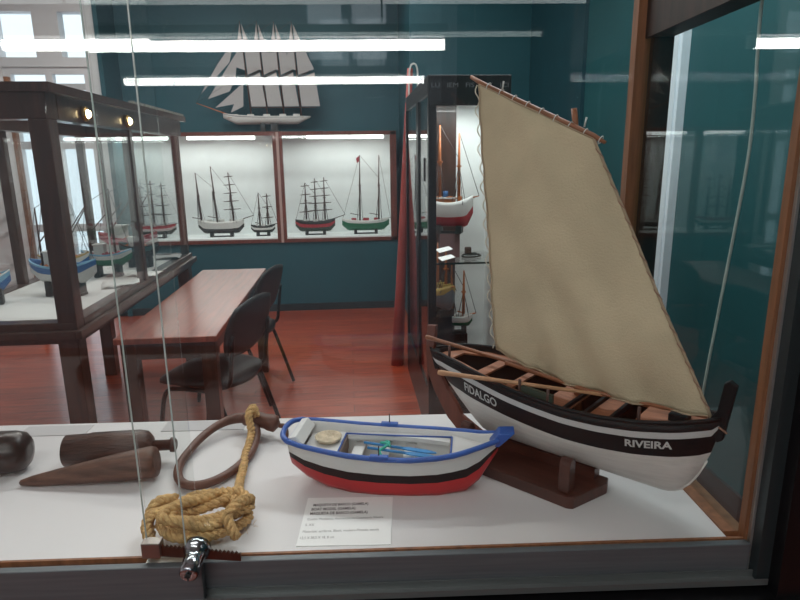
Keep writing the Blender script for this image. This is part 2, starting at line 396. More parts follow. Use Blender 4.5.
# ================================================================== WALL DISPLAY CASE (back of room)
wc = thing('wall_display_case', 'long lit wall cabinet with red-brown frame holding a row of model ships', 'cabinet', (-.9, 6.0, .70))
X0, X1, ZA, ZB = -1.42, 1.385, 0.0, 1.055          # local
bm = bmesh.new()
bx(bm, X0, X1, 0, .05, ZA, ZA+.035); bx(bm, X0, X1, 0, .05, ZB-.03, ZB+.005); bx(bm, X0, X0+.05, 0, .05, ZA, ZB); bx(bm, X1-.06, X1, 0, .05, ZA, ZB)
obj('frame', bm, redwood, wc)
bm = bmesh.new(); bx(bm, .20, .235, -.005, .05, ZA, ZB); bx(bm, .26, .29, -.005, .05, ZA, ZB); obj('mullion', bm, redwood, wc)
box('mullion_strip', mat('pinkish_strip', (.42, .30, .27), .5), wc, .235, .26, -.006, .04, ZA, ZB)
box('mullion', redwood, wc, -.74, -.68, 0, .05, ZA, ZB)
bm = bmesh.new(); bx(bm, X0, X1, .38, .395, ZA, ZB); bx(bm, X0, X0+.01, .05, .38, ZA, ZB); bx(bm, X1-.01, X1, .05, .38, ZA, ZB)
obj('lining', bm, case_in, wc)
box('shelf_board', case_in, wc, X0, X1, .005, .38, ZA+.002, ZA+.05)
box('top_board', redwood, wc, X0, X1, .05, .395, ZB-.012, ZB+.005)
bm = bmesh.new()
for a, b in ((X0+.05, -.74), (-.68, .20), (.29, X1-.06)): bx(bm, a, b, .02, .024, ZA+.035, ZB-.03)
obj('front_glass', bm, G_CASE, wc)
for a, b in ((-1.35, -.80), (-.62, .02), (.52, 1.27)):
    bm = bmesh.new(); tube(bm, [(a, .12, ZB-.045), (b, .12, ZB-.045)], .016, 10); obj('tube_lamp', bm, case_e, wc)
for a in (-1.05, -.25, .85):
    o = area('case_lamp', (0, 0, 0), (0, 0, 0), .9, .06, 1.8, (1, 1, .96)); o.parent = wc; o.location = (a, .16, ZB-.075)

# ---- generic model sailing ship: bow towards +x
def ship(name, label, cat, loc, L, beam, H, cols, masts, group=None, rz=0, sprit=.2, stand=m_black, yards=None, sails=None, flag=None, mast_m=mastd, rake=.0, zdeck=None, parent_cols=None):
    t = thing(name, label, cat, loc, rz, group)
    H *= 1.2; zb = .035
    def f(x, v):
        s = x/(L/2); b = beam/2*(1-abs(s)**2.6)**.75 if abs(s) < 1 else 0
        b = max(b, .003)
        zr = zb+H*(1+.22*s*s*(1.25 if s > 0 else 1)); zk = zb+H*(.55*max(0, abs(s)-.75)/.25)
        return b*(1-(1-v)**2.4)**.55 if v > 0 else .001, zk+(zr-zk)*v
    xs = lin(-L/2, L/2, 18); vv = [0, .12, .25, .40, .55, .70, .85, 1]
    mi = [cols_i for cols_i in (0, 0, 0, 1, 1, 2, 2)]
    bm = bmesh.new(); hull(bm, xs, vv, f, mi, .004, 2, 2); obj('hull', bm, [cols[0], cols[1], cols[2], m_deck], t)
    bm = bmesh.new(); pts = []
    for x in lin(-L*.47, L*.47, 14):
        y, z = f(x, .86); pts.append((x, y-.002, z))
    lo = [bm.verts.new((x, -y, z)) for x, y, z in pts]; hi = [bm.verts.new((x, y, z)) for x, y, z in pts]
    for i in range(len(pts)-1): bm.faces.new((lo[i], lo[i+1], hi[i+1], hi[i]))
    obj('deck', bm, m_deck, t)
    for x, w_ in ((-.3, .10), (-.05, .12), (.18, .08)):
        bm = bmesh.new(); bx(bm, x*L, x*L+w_*L, -beam*.22, beam*.22, zb+H*.80, zb+H*1.22); obj('deckhouse', bm, cols[3] if len(cols) > 3 else m_white, t)
    bm = bmesh.new()
    for x in (-.22, .22): bx(bm, x*L-.015, x*L+.015, -beam*.35, beam*.35, 0, zb+.006)
    bx(bm, -.25*L, .25*L, -.012, .012, 0, .010); obj('cradle', bm, stand, t)
    zd = zb+H*.85; tops = []
    for k, (mx, mh) in enumerate(masts):
        tx = mx*L-rake*mh
        bm = bmesh.new(); tube(bm, [(mx*L, 0, zd), (mx*L-rake*mh*.5, 0, zd+mh*.55), (tx, 0, zd+mh)], [.010, .0085, .0045], 6)
        bx(bm, mx*L-rake*mh*.5-.013, mx*L-rake*mh*.5+.013, -.012, .012, zd+mh*.54, zd+mh*.56)
        mo = obj('mast', bm, mast_m, t); tops.append(Vector((tx, 0, zd+mh)))
        if yards and yards[k]:
            for q in range(yards[k]):
                z = zd+mh*(.28+.64*q/max(1, yards[k]-1)); hw = mh*.17*(1-.12*q); xx = mx*L-rake*(z-zd)
                bm = bmesh.new(); tube(bm, [(xx-hw, -.006, z-.004), (xx, -.012, z), (xx+hw, -.006, z+.004)], [.003, .0062, .003], 6); obj('yard', bm, mast_m, mo)
        else:
            bm = bmesh.new(); tube(bm, [(mx*L-.004, 0, zd+mh*.10), (mx*L-L*.2, 0, zd+mh*.13)], .0038, 6); obj('boom', bm, mast_m, mo)
    if sprit:
        bm = bmesh.new(); tube(bm, [(L*.42, 0, zb+H*1.15), (L*.5+sprit*L, 0, zb+H*1.15+sprit*L*.42)], [.006, .003], 6); obj('bowsprit', bm, mast_m, t)
    bm = bmesh.new(); nose = Vector((L*.5+sprit*L, 0, zb+H*1.15+sprit*L*.42)) if sprit else Vector((L*.48, 0, zb+H))
    r_ = .0016
    for i, a in enumerate(tops):
        b = nose if i == len(tops)-1 else tops[i+1]-Vector((0, 0, masts[i+1][1]*.35)); tube(bm, [a, b], r_, 4)
        for s in (-1, 1):
            for dx in (-.03, 0, .03): tube(bm, [a-Vector((0, 0, masts[i][1]*.42)), (masts[i][0]*L+dx, s*beam*.42, zd+.006)], r_, 4)
    tube(bm, [tops[0], (-L*.48, 0, zb+H*1.2)], r_, 4); obj('rigging', bm, rig, t)
    if sails:
        for poly, thick in sails:
            bm = bmesh.new(); prism(bm, poly, thick, 'y', 0); obj('sail', bm, sail_w, t)
    if flag:
        a = tops[flag[0]]; bm = bmesh.new()
        prism(bm, [(a.x, a.z), (a.x-.005, a.z-.06), (a.x-.03, a.z-.075), (a.x-.035, a.z-.03)], .003); obj('flag', bm, flag[1], t)
    return t
ZS = .752; SY = 6.16
SG = 'model ships in the wall cabinet'
ship('model_ship', 'white-hulled barque with five-yard mast at right end, on the left shelf of the wall cabinet', 'ship model', (-1.27, SY, ZS), .45, .085, .095,
     (m_black, m_white, m_white), ((-.42, .50), (-.08, .56), (.28, .50)), SG, yards=(0, 0, 5), sprit=.22, rake=.05)
ship('model_ship', 'small two-masted model with dark lower hull beside the mullion of the wall cabinet', 'ship model', (-.86, SY, ZS), .24, .06, .055,
     (m_black, m_white, m_black), ((-.12, .34), (.22, .33)), SG, yards=(0, 3), sprit=.12, rake=.0)
ship('model_ship', 'three-masted square-rigger with red band and dark green bottom in the wall cabinet', 'ship model', (-.335, SY, ZS), .40, .085, .085,
     (m_dgreen, m_red, m_black), ((-.22, .40), (.02, .44), (.25, .45)), SG, yards=(4, 5, 5), sprit=.26)
ship('model_ship', 'two-masted green and white ketch flying a red pennant in the wall cabinet', 'ship model', (.175, SY, ZS), .48, .09, .085,
     (m_green, m_green, m_white, m_red), ((-.12, .66), (.28, .66)), SG, yards=(0, 0), sprit=.03, flag=(0, m_red), rake=-.02)
ship('model_ship', 'long pale three-masted model seen through the free-standing cabinet by its corner post', 'ship model', (-1.93, SY, ZS), .44, .08, .07,
     (m_black, m_white, m_red), ((-.22, .42), (.02, .46), (.25, .44)), SG, yards=(4, 4, 4), sprit=.12)
# big four-masted schooner standing on the case: bow to the left
L = .80
sl = []
for i, mx in enumerate((-.36, -.13, .10, .33)):     # mast positions in x/L; sails aft (to the right in the photo)
    x0 = -mx*L
    sl.append((x0, i))
def schooner(loc):
    t = thing('model_schooner', 'large white four-masted schooner model with all sails set, on top of the wall cabinet', 'ship model', loc)
    zb = .075; Lh = .76
    def f(x, v):
        s = x/(Lh/2); b = .055*(max(0, 1-abs(s)**2.6))**.7; b = max(b, .003)
        zr = zb+.075+.03*max(0, -s)**2; zk = zb+.06*max(0, abs(s)-.7)/.3
        return b*(1-(1-v)**2.4)**.55 if v > 0 else .001, zk+(zr-zk)*v
    bm = bmesh.new(); hull(bm, lin(-Lh/2, Lh/2, 20), [0, .12, .25, .4, .55, .7, .8, .9, 1], f, [0, 0, 0, 1, 1, 1, 2, 1], .004, 1, 1); obj('hull', bm, [m_white, m_white, mat('model_stripe_grey', (.25, .25, .26), .5)], t)
    bm = bmesh.new(); bx(bm, -.34, .32, -.03, .03, zb+.06, zb+.066); obj('deck', bm, m_deck, t)
    for x in (-.28, -.14, 0, .14, .26):
        bm = bmesh.new(); bx(bm, x-.03, x+.025, -.02, .02, zb+.064, zb+.095); obj('deckhouse', bm, m_white, t)
    bm = bmesh.new(); bx(bm, -.09, .12, -.04, .04, 0, .012); bx(bm, .03, .09, -.03, .03, .012, .085); bx(bm, -.06, -.02, -.03, .03, .012, .085); obj('plinth', bm, m_black, t)
    zd = zb+.066; tp = zb+.93
    ms = (-.165, -.025, .12, .27)
    for k, x in enumerate(ms):
        bm = bmesh.new(); tube(bm, [(x+.03, 0, zd), (x+.005, 0, zd+.42), (x-.02, 0, tp)], [.008, .006, .0025], 6); mo = obj('mast', bm, mastd, t)
        bm = bmesh.new(); tube(bm, [(x+.03, 0, zd+.09), (x+.165, 0, zd+.09)], .004, 6); obj('boom', bm, mastd, mo); bm = bmesh.new(); tube(bm, [(x+.01, 0, zd+.36), (x+.125, 0, zd+.43)], .004, 6); obj('gaff', bm, mastd, mo)
        r = .17 if k == 3 else .135
        bm = bmesh.new(); prism(bm, [(x+.036, zd+.10), (x+.028+r, zd+.10), (x+r-.01, zd+.41), (x+.018, zd+.35)], .003, off=-.004); obj('sail', bm, sail_w, t)
        bm = bmesh.new(); prism(bm, [(x+.020, zd+.39), (x+r-.012, zd+.44), (x-.008, tp-.02)], .003, off=.004); obj('sail', bm, sail_w, t)
        if k < 3: pass
        bm = bmesh.new(); prism(bm, [(x-.02, tp-.02), (x+.0, zd+.43), (x-.085, zd+.46)], .003, off=-.008); obj('sail', bm, sail_w, t)
    for poly in ([(-.185, zd+.36), (-.20, zd+.10), (-.31, zd+.045)], [(-.205, zd+.30), (-.24, zd+.13), (-.44, zd+.09)],
                 [(-.22, zd+.60), (-.25, zd+.36), (-.31, zd+.24), (-.50, zd+.17), (-.30, zd+.48)], [(-.24, zd+.70), (-.29, zd+.50), (-.55, zd+.22), (-.40, zd+.47)]):
        bm = bmesh.new(); prism(bm, poly, .003, off=random.uniform(-.012, .012)); obj('sail', bm, sail_w, t)
    bm = bmesh.new(); tube(bm, [(-.33, 0, zb+.09), (-.60, 0, zb+.20)], [.007, .003], 6); obj('bowsprit', bm, m_orange, t)
    bm = bmesh.new(); n = Vector((-.60, 0, zb+.20))
    for x in ms: tube(bm, [(x-.02, 0, tp), (-.60 if x < -.1 else x-.17, 0, zb+.20 if x < -.1 else tp-.1)], .0012, 4)
    tube(bm, [(-.185, 0, zd+.4), n], .0012, 4); obj('rigging', bm, rig, t); t.scale = (1.1, 1, 1)
schooner((-.755, 6.17, 1.761))

# ================================================================== FREE-STANDING GLASS CABINET AT LEFT
CX0, CX1, CY0, CY1 = -1.79, -1.115, 2.46, 4.34
lc = thing('display_cabinet', 'dark wooden free-standing glass cabinet on legs holding small fishing boat models', 'cabinet', ((CX0+CX1)/2, (CY0+CY1)/2, 0))
hx, hy = (CX1-CX0)/2, (CY1-CY0)/2
bm = bmesh.new()
for (a, b, c, d) in ((-hx, hx, -hy, -hy+.07), (-hx, hx, hy-.07, hy), (-hx, -hx+.07, -hy+.07, hy-.07), (hx-.07, hx, -hy+.07, hy-.07)): bx(bm, a, b, c, d, .775, .865)
obj('base_frame', bm, darkwood, lc, bevel=.004)
bm = bmesh.new()
for s in (-1, 1):
    bx(bm, s*(hx+.012)-.012, s*(hx+.012)+.012, -hy-.024, hy+.024, .80, .835); bx(bm, -hx, hx, s*(hy+.012)-.012, s*(hy+.012)+.012, .80, .835)
obj('base_moulding', bm, darkwood, lc, bevel=.004)
box('base_panel', base_in, lc, -hx+.06, hx-.06, -hy+.06, hy-.06, .80, .862)
for (x, y) in ((-hx, -hy), (hx-.075, -hy), (-hx, hy-.06), (hx-.06, hy-.06), (hx-.045, -.07), (-hx, -.07)):
    w_ = .075 if y == -hy else .045
    bm = bmesh.new(); bx(bm, x, x+w_, y, y+w_, .862, 1.66); obj('corner_post' if abs(y) > .5 else 'side_post', bm, darkwood, lc, bevel=.004)
bm = bmesh.new()
for (a, b, c, d) in ((-hx, hx, -hy, -hy+.09), (-hx, hx, hy-.06, hy), (-hx, -hx+.08, -hy+.09, hy-.06), (hx-.08, hx, -hy+.09, hy-.06)): bx(bm, a, b, c, d, 1.66, 1.76)
obj('top_rail', bm, darkwood, lc, bevel=.004)
bm = bmesh.new()
for (a, b, c, d) in ((-hx-.03, hx+.03, -hy-.03, -hy+.10), (-hx-.03, hx+.03, hy-.08, hy+.03), (-hx-.03, -hx+.09, -hy+.10, hy-.08), (hx-.09, hx+.03, -hy+.10, hy-.08)): bx(bm, a, b, c, d, 1.757, 1.79)
obj('cornice', bm, darkwood, lc)
box('top_glass', G_CASE, lc, -hx+.085, hx-.085, -hy+.095, hy-.075, 1.762, 1.767)
bm = bmesh.new()
n = 18
for i in range(n):
    y = -.05+(hy+.02)*i/(n-1); bx(bm, hx+.005, hx+.03, y, y+.018, 1.79, 1.805)
obj('beaded_edge', bm, mat('grey_beading', (.22, .22, .2), .5), lc)
bm = bmesh.new(); bx(bm, hx-.012, hx-.007, -hy+.08, -.07, .865, 1.66); bx(bm, hx-.012, hx-.007, -.02, hy-.06, .865, 1.66)
bx(bm, -hx+.02, -hx+.025, -hy+.08, hy-.06, .865, 1.66); bx(bm, -hx+.08, hx-.08, -hy+.03, -hy+.035, .865, 1.66); bx(bm, -hx+.06, hx-.06, hy-.03, hy-.025, .865, 1.66)
obj('glass', bm, G_CASE, lc)
for (x, y) in ((-hx+.01, -hy+.01), (hx-.09, -hy+.01), (-hx+.01, hy-.09), (hx-.09, hy-.09)):
    bm = bmesh.new(); bx(bm, x, x+.08, y, y+.08, 0, .775); obj('leg', bm, darkwood, lc, bevel=.004)
for y, lb in ((2.79, 'added puck lamp making the warm spot on the cabinet rail, nearer the corner post'), (3.30, 'added puck lamp making the warm spot on the cabinet rail, farther from the viewer')):
    t = thing('added_puck_lamp', lb, 'lamp', (CX1+.001, y, 1.70), 0, 'added small warm lamps on the display cabinet')  # glowing pucks added for the warm light spots on the rail
    bm = bmesh.new(); lathe(bm, [(0, .032), (.014, .030), (.016, .022)], 20, 'x'); obj('housing', bm, brass, t)
    bm = bmesh.new(); lathe(bm, [(.016, .020), (.026, .014)], 16, 'x'); obj('bulb', bm, warm_e, t)

def fishing_boat(label, loc, L, beam, H, cols, rz=0, masts=True, load=None):
    t = thing('model_fishing_boat', label, 'boat model', loc, rz, 'fishing boat models in the free-standing cabinet'); t.scale = (1.12, 1.12, 1.2)
    zb = .05
    def f(x, v):
        s = x/(L/2); b = beam/2*(max(0, 1-abs(s)**2.4))**.6; b = max(b, .004)
        zr = zb+H*(1+.35*s*s); zk = zb+H*.6*max(0, abs(s)-.6)/.4
        return b*(.45+.55*v)*(1 if v > 0 else .1), zk+(zr-zk)*v
    bm = bmesh.new(); hull(bm, lin(-L/2, L/2, 16), [0, .15, .35, .55, .75, .88, 1], f, [0, 0, 0, 1, 1, 2], .006, 1, 2); obj('hull', bm, list(cols), t)
    bm = bmesh.new(); lathe(bm, [(zb+H*.6, beam*.36), (zb+H*.62, beam*.36)], 16); o = obj('deck', bm, m_deck, t); o.scale = (L/beam*.9, 1, 1)
    bm = bmesh.new(); bx(bm, -.22*L, -.02*L, -beam*.22, beam*.22, zb+H*.62, zb+H*1.7); bx(bm, -.24*L, 0, -beam*.25, beam*.25, zb+H*1.7, zb+H*1.78); obj('cabin', bm, m_white, t)
    bm = bmesh.new()
    for k in range(14):
        x = random.uniform(.02, .36)*L*(1 if k % 3 else -1); y = random.uniform(-.25, .25)*beam
        bmesh.ops.create_icosphere(bm, subdivisions=1, radius=random.uniform(.008, .014), matrix=Matrix.Translation((x, y, zb+H*.95)))
    o = obj('net_floats', bm, load or m_orange, t); o['kind'] = 'stuff'
    if masts:
        for x, h in ((.18*L, .30), (-.3*L, .23)):
            bm = bmesh.new(); tube(bm, [(x, 0, zb+H*.6), (x, 0, zb+H+h)], [.005, .003], 6); tube(bm, [(x, 0, zb+H+h*.4), (x+.09, 0, zb+H+h*.8)], .003, 5); obj('mast', bm, mastd, t)
        bm = bmesh.new(); a = Vector((.18*L, 0, zb+H+.30)); b = Vector((-.3*L, 0, zb+H+.23))
        for p, q in ((a, b), (a, (L*.48, 0, zb+H*1.3)), (b, (-L*.48, 0, zb+H*1.3)), (a, (.1*L, beam*.4, zb+H)), (a, (.1*L, -beam*.4, zb+H))): tube(bm, [p, q], .0013, 4)
        obj('rigging', bm, rig, t)
    bm = bmesh.new()
    for x in (-.2, .2): bx(bm, x*L-.012, x*L+.012, -beam*.3, beam*.3, 0, zb+.012)
    bx(bm, -.28*L, .28*L, -beam*.18, beam*.18, 0, .01); obj('cradle', bm, m_black, t)
    return t
ZC = .863
fishing_boat('blue and white open fishing boat with orange load, leftmost in the free-standing cabinet', (-1.66, 2.86, ZC), .16, .11, .06, (m_blue, m_lblue, m_white), .4, False)
fishing_boat('blue-banded pale fishing boat with masts directly behind the thick corner post', (-1.395, 3.02, ZC), .30, .12, .075, (m_white, m_blue, m_lblue), -.15)
fishing_boat('light blue and white fishing boat with green keel beside the corner post', (-1.37, 3.50, ZC), .24, .11, .06, (m_green, m_white, m_lblue), .1, True, m_red)
fishing_boat('pink and white trawler with two masts near the cabinet side post', (-1.42, 4.00, ZC), .34, .12, .085, (m_white, m_pink, m_red), -.1)
fishing_boat('dark teal fishing boat at the far end of the free-standing cabinet', (-1.29, 3.80, ZC), .22, .10, .06, (m_black, mat('model_teal', (.03, .12, .13), .5), m_black), -.1, False)
fishing_boat('small yellow-trimmed fishing boat seen just left of the thick corner post', (-1.55, 3.38, ZC), .22, .10, .06, (m_blue, m_white, m_yel), .3)
for (x, y, rz, lb) in ((-1.20, 3.20, .3, 'crumpled cream paper sheet nearest on the cabinet floor'), (-1.18, 3.50, -.2, 'crumpled cream paper sheet in the middle of the cabinet floor'), (-1.22, 4.1, .1, 'crumpled cream paper sheet at the far end of the cabinet floor')):
    bm = bmesh.new(); g = [[bm.verts.new((-.09+.03*i, -.06+.03*j, .004+random.uniform(0, .022))) for j in range(5)] for i in range(7)]
    for i in range(6):
        for j in range(4): bm.faces.new((g[i][j], g[i+1][j], g[i+1][j+1], g[i][j+1]))
    o = obj('paper_sheet', bm, base_in, smooth=True); o.location = (x, y, ZC); o.rotation_euler = (0, 0, rz)
    sdf = o.modifiers.new('s', 'SOLIDIFY'); sdf.thickness = .002; tag(o, lb, 'paper', 'paper on the cabinet floor')

# ================================================================== TABLE AND CHAIRS
tb = thing('table', 'long reddish wooden table with glossy top beside the glass cabinet', 'table', (-.82, 3.44, 0))
bm = bmesh.new(); bx(bm, -.215, .225, -.85, .83, .722, .75); obj('tabletop', bm, table_m, tb, bevel=.004)
bm = bmesh.new(); bx(bm, -.19, .20, -.81, -.785, .64, .722); bx(bm, -.19, .20, .765, .79, .64, .722); bx(bm, .17, .195, -.785, .765, .64, .722); bx(bm, -.19, -.165, -.785, .765, .64, .722)
obj('apron', bm, darkwood, tb)
for x in (-.20, .145):
    for y in (-.82, .74): bm = bmesh.new(); bx(bm, x, x+.065, y, y+.065, 0, .722); obj('leg', bm, darkwood, tb, bevel=.003)
def make_chair():
    t = thing('meeting_chair', 'nearer black plastic meeting chair with tubular legs, back turned to the aisle', 'chair', (0, 0, 0), 0, 'black chairs at the table')
    def pad(sx, sy, th, fn):
        bm = bmesh.new(); N = 10; g = {}
        for i in range(N+1):
            for j in range(N+1):
                u, v = -1+2*i/N, -1+2*j/N
                k = math.sqrt(max(0, 1-.5*v*v)), math.sqrt(max(0, 1-.5*u*u))
                a, b = u*(.35+.65*k[0]), v*(.35+.65*k[1])
                for s in (0, 1):
                    g[i, j, s] = bm.verts.new(fn(a*sx, b*sy, (s-.5)*th*(1-.6*max(abs(u), abs(v))**6)))
        for i in range(N):
            for j in range(N):
                bm.faces.new((g[i,j,0], g[i+1,j,0], g[i+1,j+1,0], g[i,j+1,0])); bm.faces.new((g[i,j,1], g[i,j+1,1], g[i+1,j+1,1], g[i+1,j,1]))
        for i in range(N):
            for a, b in (((i,0),(i+1,0)), ((i+1,N),(i,N)), ((0,i+1),(0,i)), ((N,i),(N,i+1))):
                bm.faces.new((g[a+(0,)], g[a+(1,)], g[b+(1,)], g[b+(0,)]))
        return bm
    # faces -x; seat centred at origin
    obj('seat', pad(.225, .23, .05, lambda a, b, c: (a, b, .455+c-.02*abs(a/.22)**3)), blackmat, t, smooth=True)
    obj('backrest', pad(.145, .22, .028, lambda a, b, c: (.235+a*.28+c-.25*b*b*1.2, b, .71+a)), blackmat, t, smooth=True)
    for s in (-1, 1):
        y = s*.215
        bm = bmesh.new(); tube(bm, catmull([(-.20, y, .01), (-.17, y, .25), (-.13, y, .40), (-.05, y, .425), (.05, y, .425)], 6), .0115, 8); obj('leg', bm, steel, t)
        bm = bmesh.new(); tube(bm, catmull([(.28, y, .01), (.20, y, .25), (.14, y, .40), (.06, y, .425), (-.02, y, .425)], 6), .0115, 8); obj('leg', bm, steel, t)
        bm = bmesh.new(); tube(bm, catmull([(.12, y*.85, .43), (.195, y*.85, .45), (.215, y*.85, .55), (.235, y*.85, .70)], 6), .011, 8); obj('back_support', bm, steel, t)
    bm = bmesh.new(); tube(bm, [(-.05, -.215, .425), (-.05, .215, .425)], .009, 8); tube(bm, [(.06, -.215, .425), (.06, .215, .425)], .009, 8); obj('seat_frame', bm, steel, t)
    return t
ch = make_chair(); ch.location = (-.72, 3.0, 0); ch.rotation_euler = (0, 0, math.radians(-19))
c2 = copy_tree(ch); c2.location = (-.735, 3.82, 0); c2.rotation_euler = (0, 0, math.radians(-14)); c2['label'] = 'farther black plastic meeting chair with tubular legs, nearer the teal wall'

# ================================================================== TALL BLACK CABINET
bc = thing('tall_cabinet', 'tall black glazed cabinet with lettered header and lit white inside behind the sail', 'cabinet', (.60, 3.0, 0))
bm = bmesh.new(); bx(bm, -.20, .20, 0, 1.15, 0, .24); obj('plinth', bm, blackp, bc)
bm = bmesh.new(); bx(bm, -.20, .205, 0, .03, 1.745, 1.885); bx(bm, -.20, .205, .03, 1.15, 1.855, 1.885); obj('header', bm, blackp, bc, bevel=.003)
bm = bmesh.new(); bx(bm, -.20, -.16, 0, .04, .24, 1.745); obj('front_stile', bm, blackp, bc)
bm = bmesh.new(); bx(bm, .165, .205, 0, .04, .24, 1.745); obj('front_stile', bm, blackp, bc)
bm = bmesh.new()
for y in (.44, .50, 1.11): bx(bm, -.20, -.165, y, y+.035, .24, 1.80)
bx(bm, -.20, -.18, .04, 1.11, .24, .28); bx(bm, -.20, -.18, .04, 1.11, 1.80, 1.855); obj('side_frame', bm, blackp, bc)
bm = bmesh.new(); bx(bm, -.192, -.188, .04, .44, .28, 1.80); bx(bm, -.192, -.188, .535, 1.11, .28, 1.80); bx(bm, -.16, .165, .015, .019, .24, 1.745); obj('glass', bm, G_CASE, bc)
bm = bmesh.new(); bx(bm, .02, .20, .46, .475, .24, 1.80); bx(bm, .195, .20, .04, .475, .24, 1.80); obj('back_panel', bm, case_in, bc)
bm = bmesh.new(); bx(bm, -.165, .02, .46, .475, .24, 1.80); bx(bm, -.165, .195, .04, .46, .2401, .244); obj('dark_panel', bm, darkwood, bc)
box('glass_shelf', G_CASE, bc, -.16, .19, .056, .44, .958, .966)
box('shelf_front_edge', mat('shelf_glass_edge', (.02, .035, .035), .1), bc, -.16, .19, .05, .056, .957, .967)
bm = bmesh.new(); bx(bm, -.197, -.19, .20, .225, 1.38, 1.50); obj('lock_plate', bm, blackp, bc)
bm = bmesh.new(); tube(bm, [(-.12, .05, 1.80), (.15, .05, 1.80)], .012, 8); obj('tube_lamp', bm, case_e, bc)
o = area('cabinet_lamp', (0, 0, 0), (0, 0, 0), .26, .1, 1.9, (1, 1, .98)); o.parent = bc; o.location = (.03, .2, 1.77)
flat_text('header_lettering', 'LU   IEM   FIS   ICK   ICI', .03, mat('dim_lettering', (.10, .11, .12), .6), bc, lambda u, v, w_: (-.185+u, -.001, 1.828+v), width=.375)
# contents
def cabinet_boat(label, loc, L, beam, H, cols, mh, rz):
    return ship('model_boat', label, 'boat model', loc, L, beam, H, cols, ((-.2, mh), (.2, mh*.9)), 'models in the tall black cabinet', rz, .12, yards=(0, 0), mast_m=m_orange)
cabinet_boat('orange and white fishing boat model with cabin on the glass shelf of the tall cabinet', (.545, 3.24, 1.10), .26, .11, .11, (m_red, m_white, m_white, m_orange), .42, -.35)
ob = [o for o in C.objects if o.get('label', '').startswith('orange and white fishing')][0]
box('wheelhouse', m_orange, ob, -.06, .03, -.032, .032, .13, .185); box('cabin_roof', m_white, ob, -.065, .035, -.036, .036, .185, .192)
bm = bmesh.new(); lathe(bm, [(.192, .014), (.225, .014)], 14, 'z', (-.02, 0, 0)); obj('funnel', bm, m_blue, ob)
p = thing('display_block', 'clear reddish display block under the orange and white boat model', 'stand', (.54, 3.24, .967))
box('block', mat('dull_acrylic', (.20, .12, .12), .2), p, -.05, .06, -.03, .04, 0, .130)
cabinet_boat('grey-hulled warship model with pale gear below the glass shelf', (.50, 3.2, .65), .22, .12, .10, (m_grey, m_grey, m_yel, m_yel), .26, -1.2)
cabinet_boat('green and white rigged model low in the tall cabinet beside the grey one', (.60, 3.26, .53), .17, .06, .05, (m_green, m_white, m_white), .30, -.2)
for i, (x, y, z, s) in enumerate(((.50, 3.2, .245, .445), (.60, 3.26, .245, .285))):
    p = thing('display_block', ('dark block carrying the grey warship model', 'dark block carrying the green rigged model')[i], 'stand', (x, y, z)); box('block', blackp, p, -.05, .05, -.05, .05, 0, s-(.041 if i == 0 else .001))
for (x, z, lb) in ((.462, .967, 'white caption card standing nearest the black stile, lower of two'), (.455, 1.005, 'white caption card standing behind the lower one near the black stile')):
    bm = bmesh.new(); prism(bm, [(0, 0), (.075, .025), (.095, .0), (.02, -.03)], .003, 'z'); bmesh.ops.rotate(bm, verts=bm.verts, cent=(0, 0, 0), matrix=Matrix.Rotation(.5, 3, 'X'))
    o = obj('caption_card_or_shade', bm, card_m); o.location = (x, 3.10+(z-.967), z+.02); tag(o, lb, 'card')
t = thing('ship_block', 'small dark pulley block with coiled cord on the glass shelf', 'pulley', (.665, 3.22, .967))
bm = bmesh.new(); tube(bm, catmull([(-.05, -.02, .006), (0, -.035, .006), (.05, -.01, .008), (.03, .03, .012), (-.03, .03, .010)], 6, True), .005, 6, True); tube(bm, catmull([(-.03, -.01, .014), (.02, -.02, .016), (.03, .02, .018), (-.02, .02, .016)], 6, True), .004, 6, True); obj('cord', bm, m_black, t)
bm = bmesh.new(); bx(bm, -.035, .0, -.012, .012, .02, .055); obj('block_body', bm, mastd, t, bevel=.004)

# ---- long oars standing at the far end of the cabinet
def stave(label, base, top, m, r, blade=True):
    t = thing('upright_oar', label, 'oar', base, 0, 'long oars standing beside the tall cabinet')
    d = Vector(top)-Vector(base)
    bm = bmesh.new(); tube(bm, [(0, 0, 0), d*.3, d*.8, d], [r*1.7, r*1.3, r*.9, r*.7], 10); obj('shaft', bm, m, t)
    return t
stave('long red-brown oar standing against the end of the tall cabinet', (.330, 4.24, 0), (.440, 4.22, 2.08), mat('oar_red', (.33, .05, .04), .5, var=.2), .028)
stave('tan oar standing between the red-brown and the dark blue one', (.335, 4.34, 0), (.455, 4.30, 1.92), mat('oar_tan', (.40, .20, .13), .5, var=.2), .014)
stave('dark blue oar standing closest to the tall cabinet', (.345, 4.42, 0), (.475, 4.40, 1.70), mat('oar_blue', (.02, .03, .07), .5), .014)
bm = bmesh.new(); tube(bm, catmull([(.0, 0, -.30), (.005, -.02, -.05), (.03, -.02, .0), (.055, -.02, -.03), (.06, 0, -.14)], 6), .006, 6)
o = obj('rope_loop', bm, cord_w); o.location = (.425, 4.17, 2.10); tag(o, 'pale thin rope looped over the top of the red-brown oar', 'rope')

# ================================================================== THE FRONT DISPLAY CASE
FZ = .86
vc = thing('vitrine', 'large front display case with white shelf, sliding glass panes and aluminium track', 'display case', W(0, 1.15, 0), -VY)
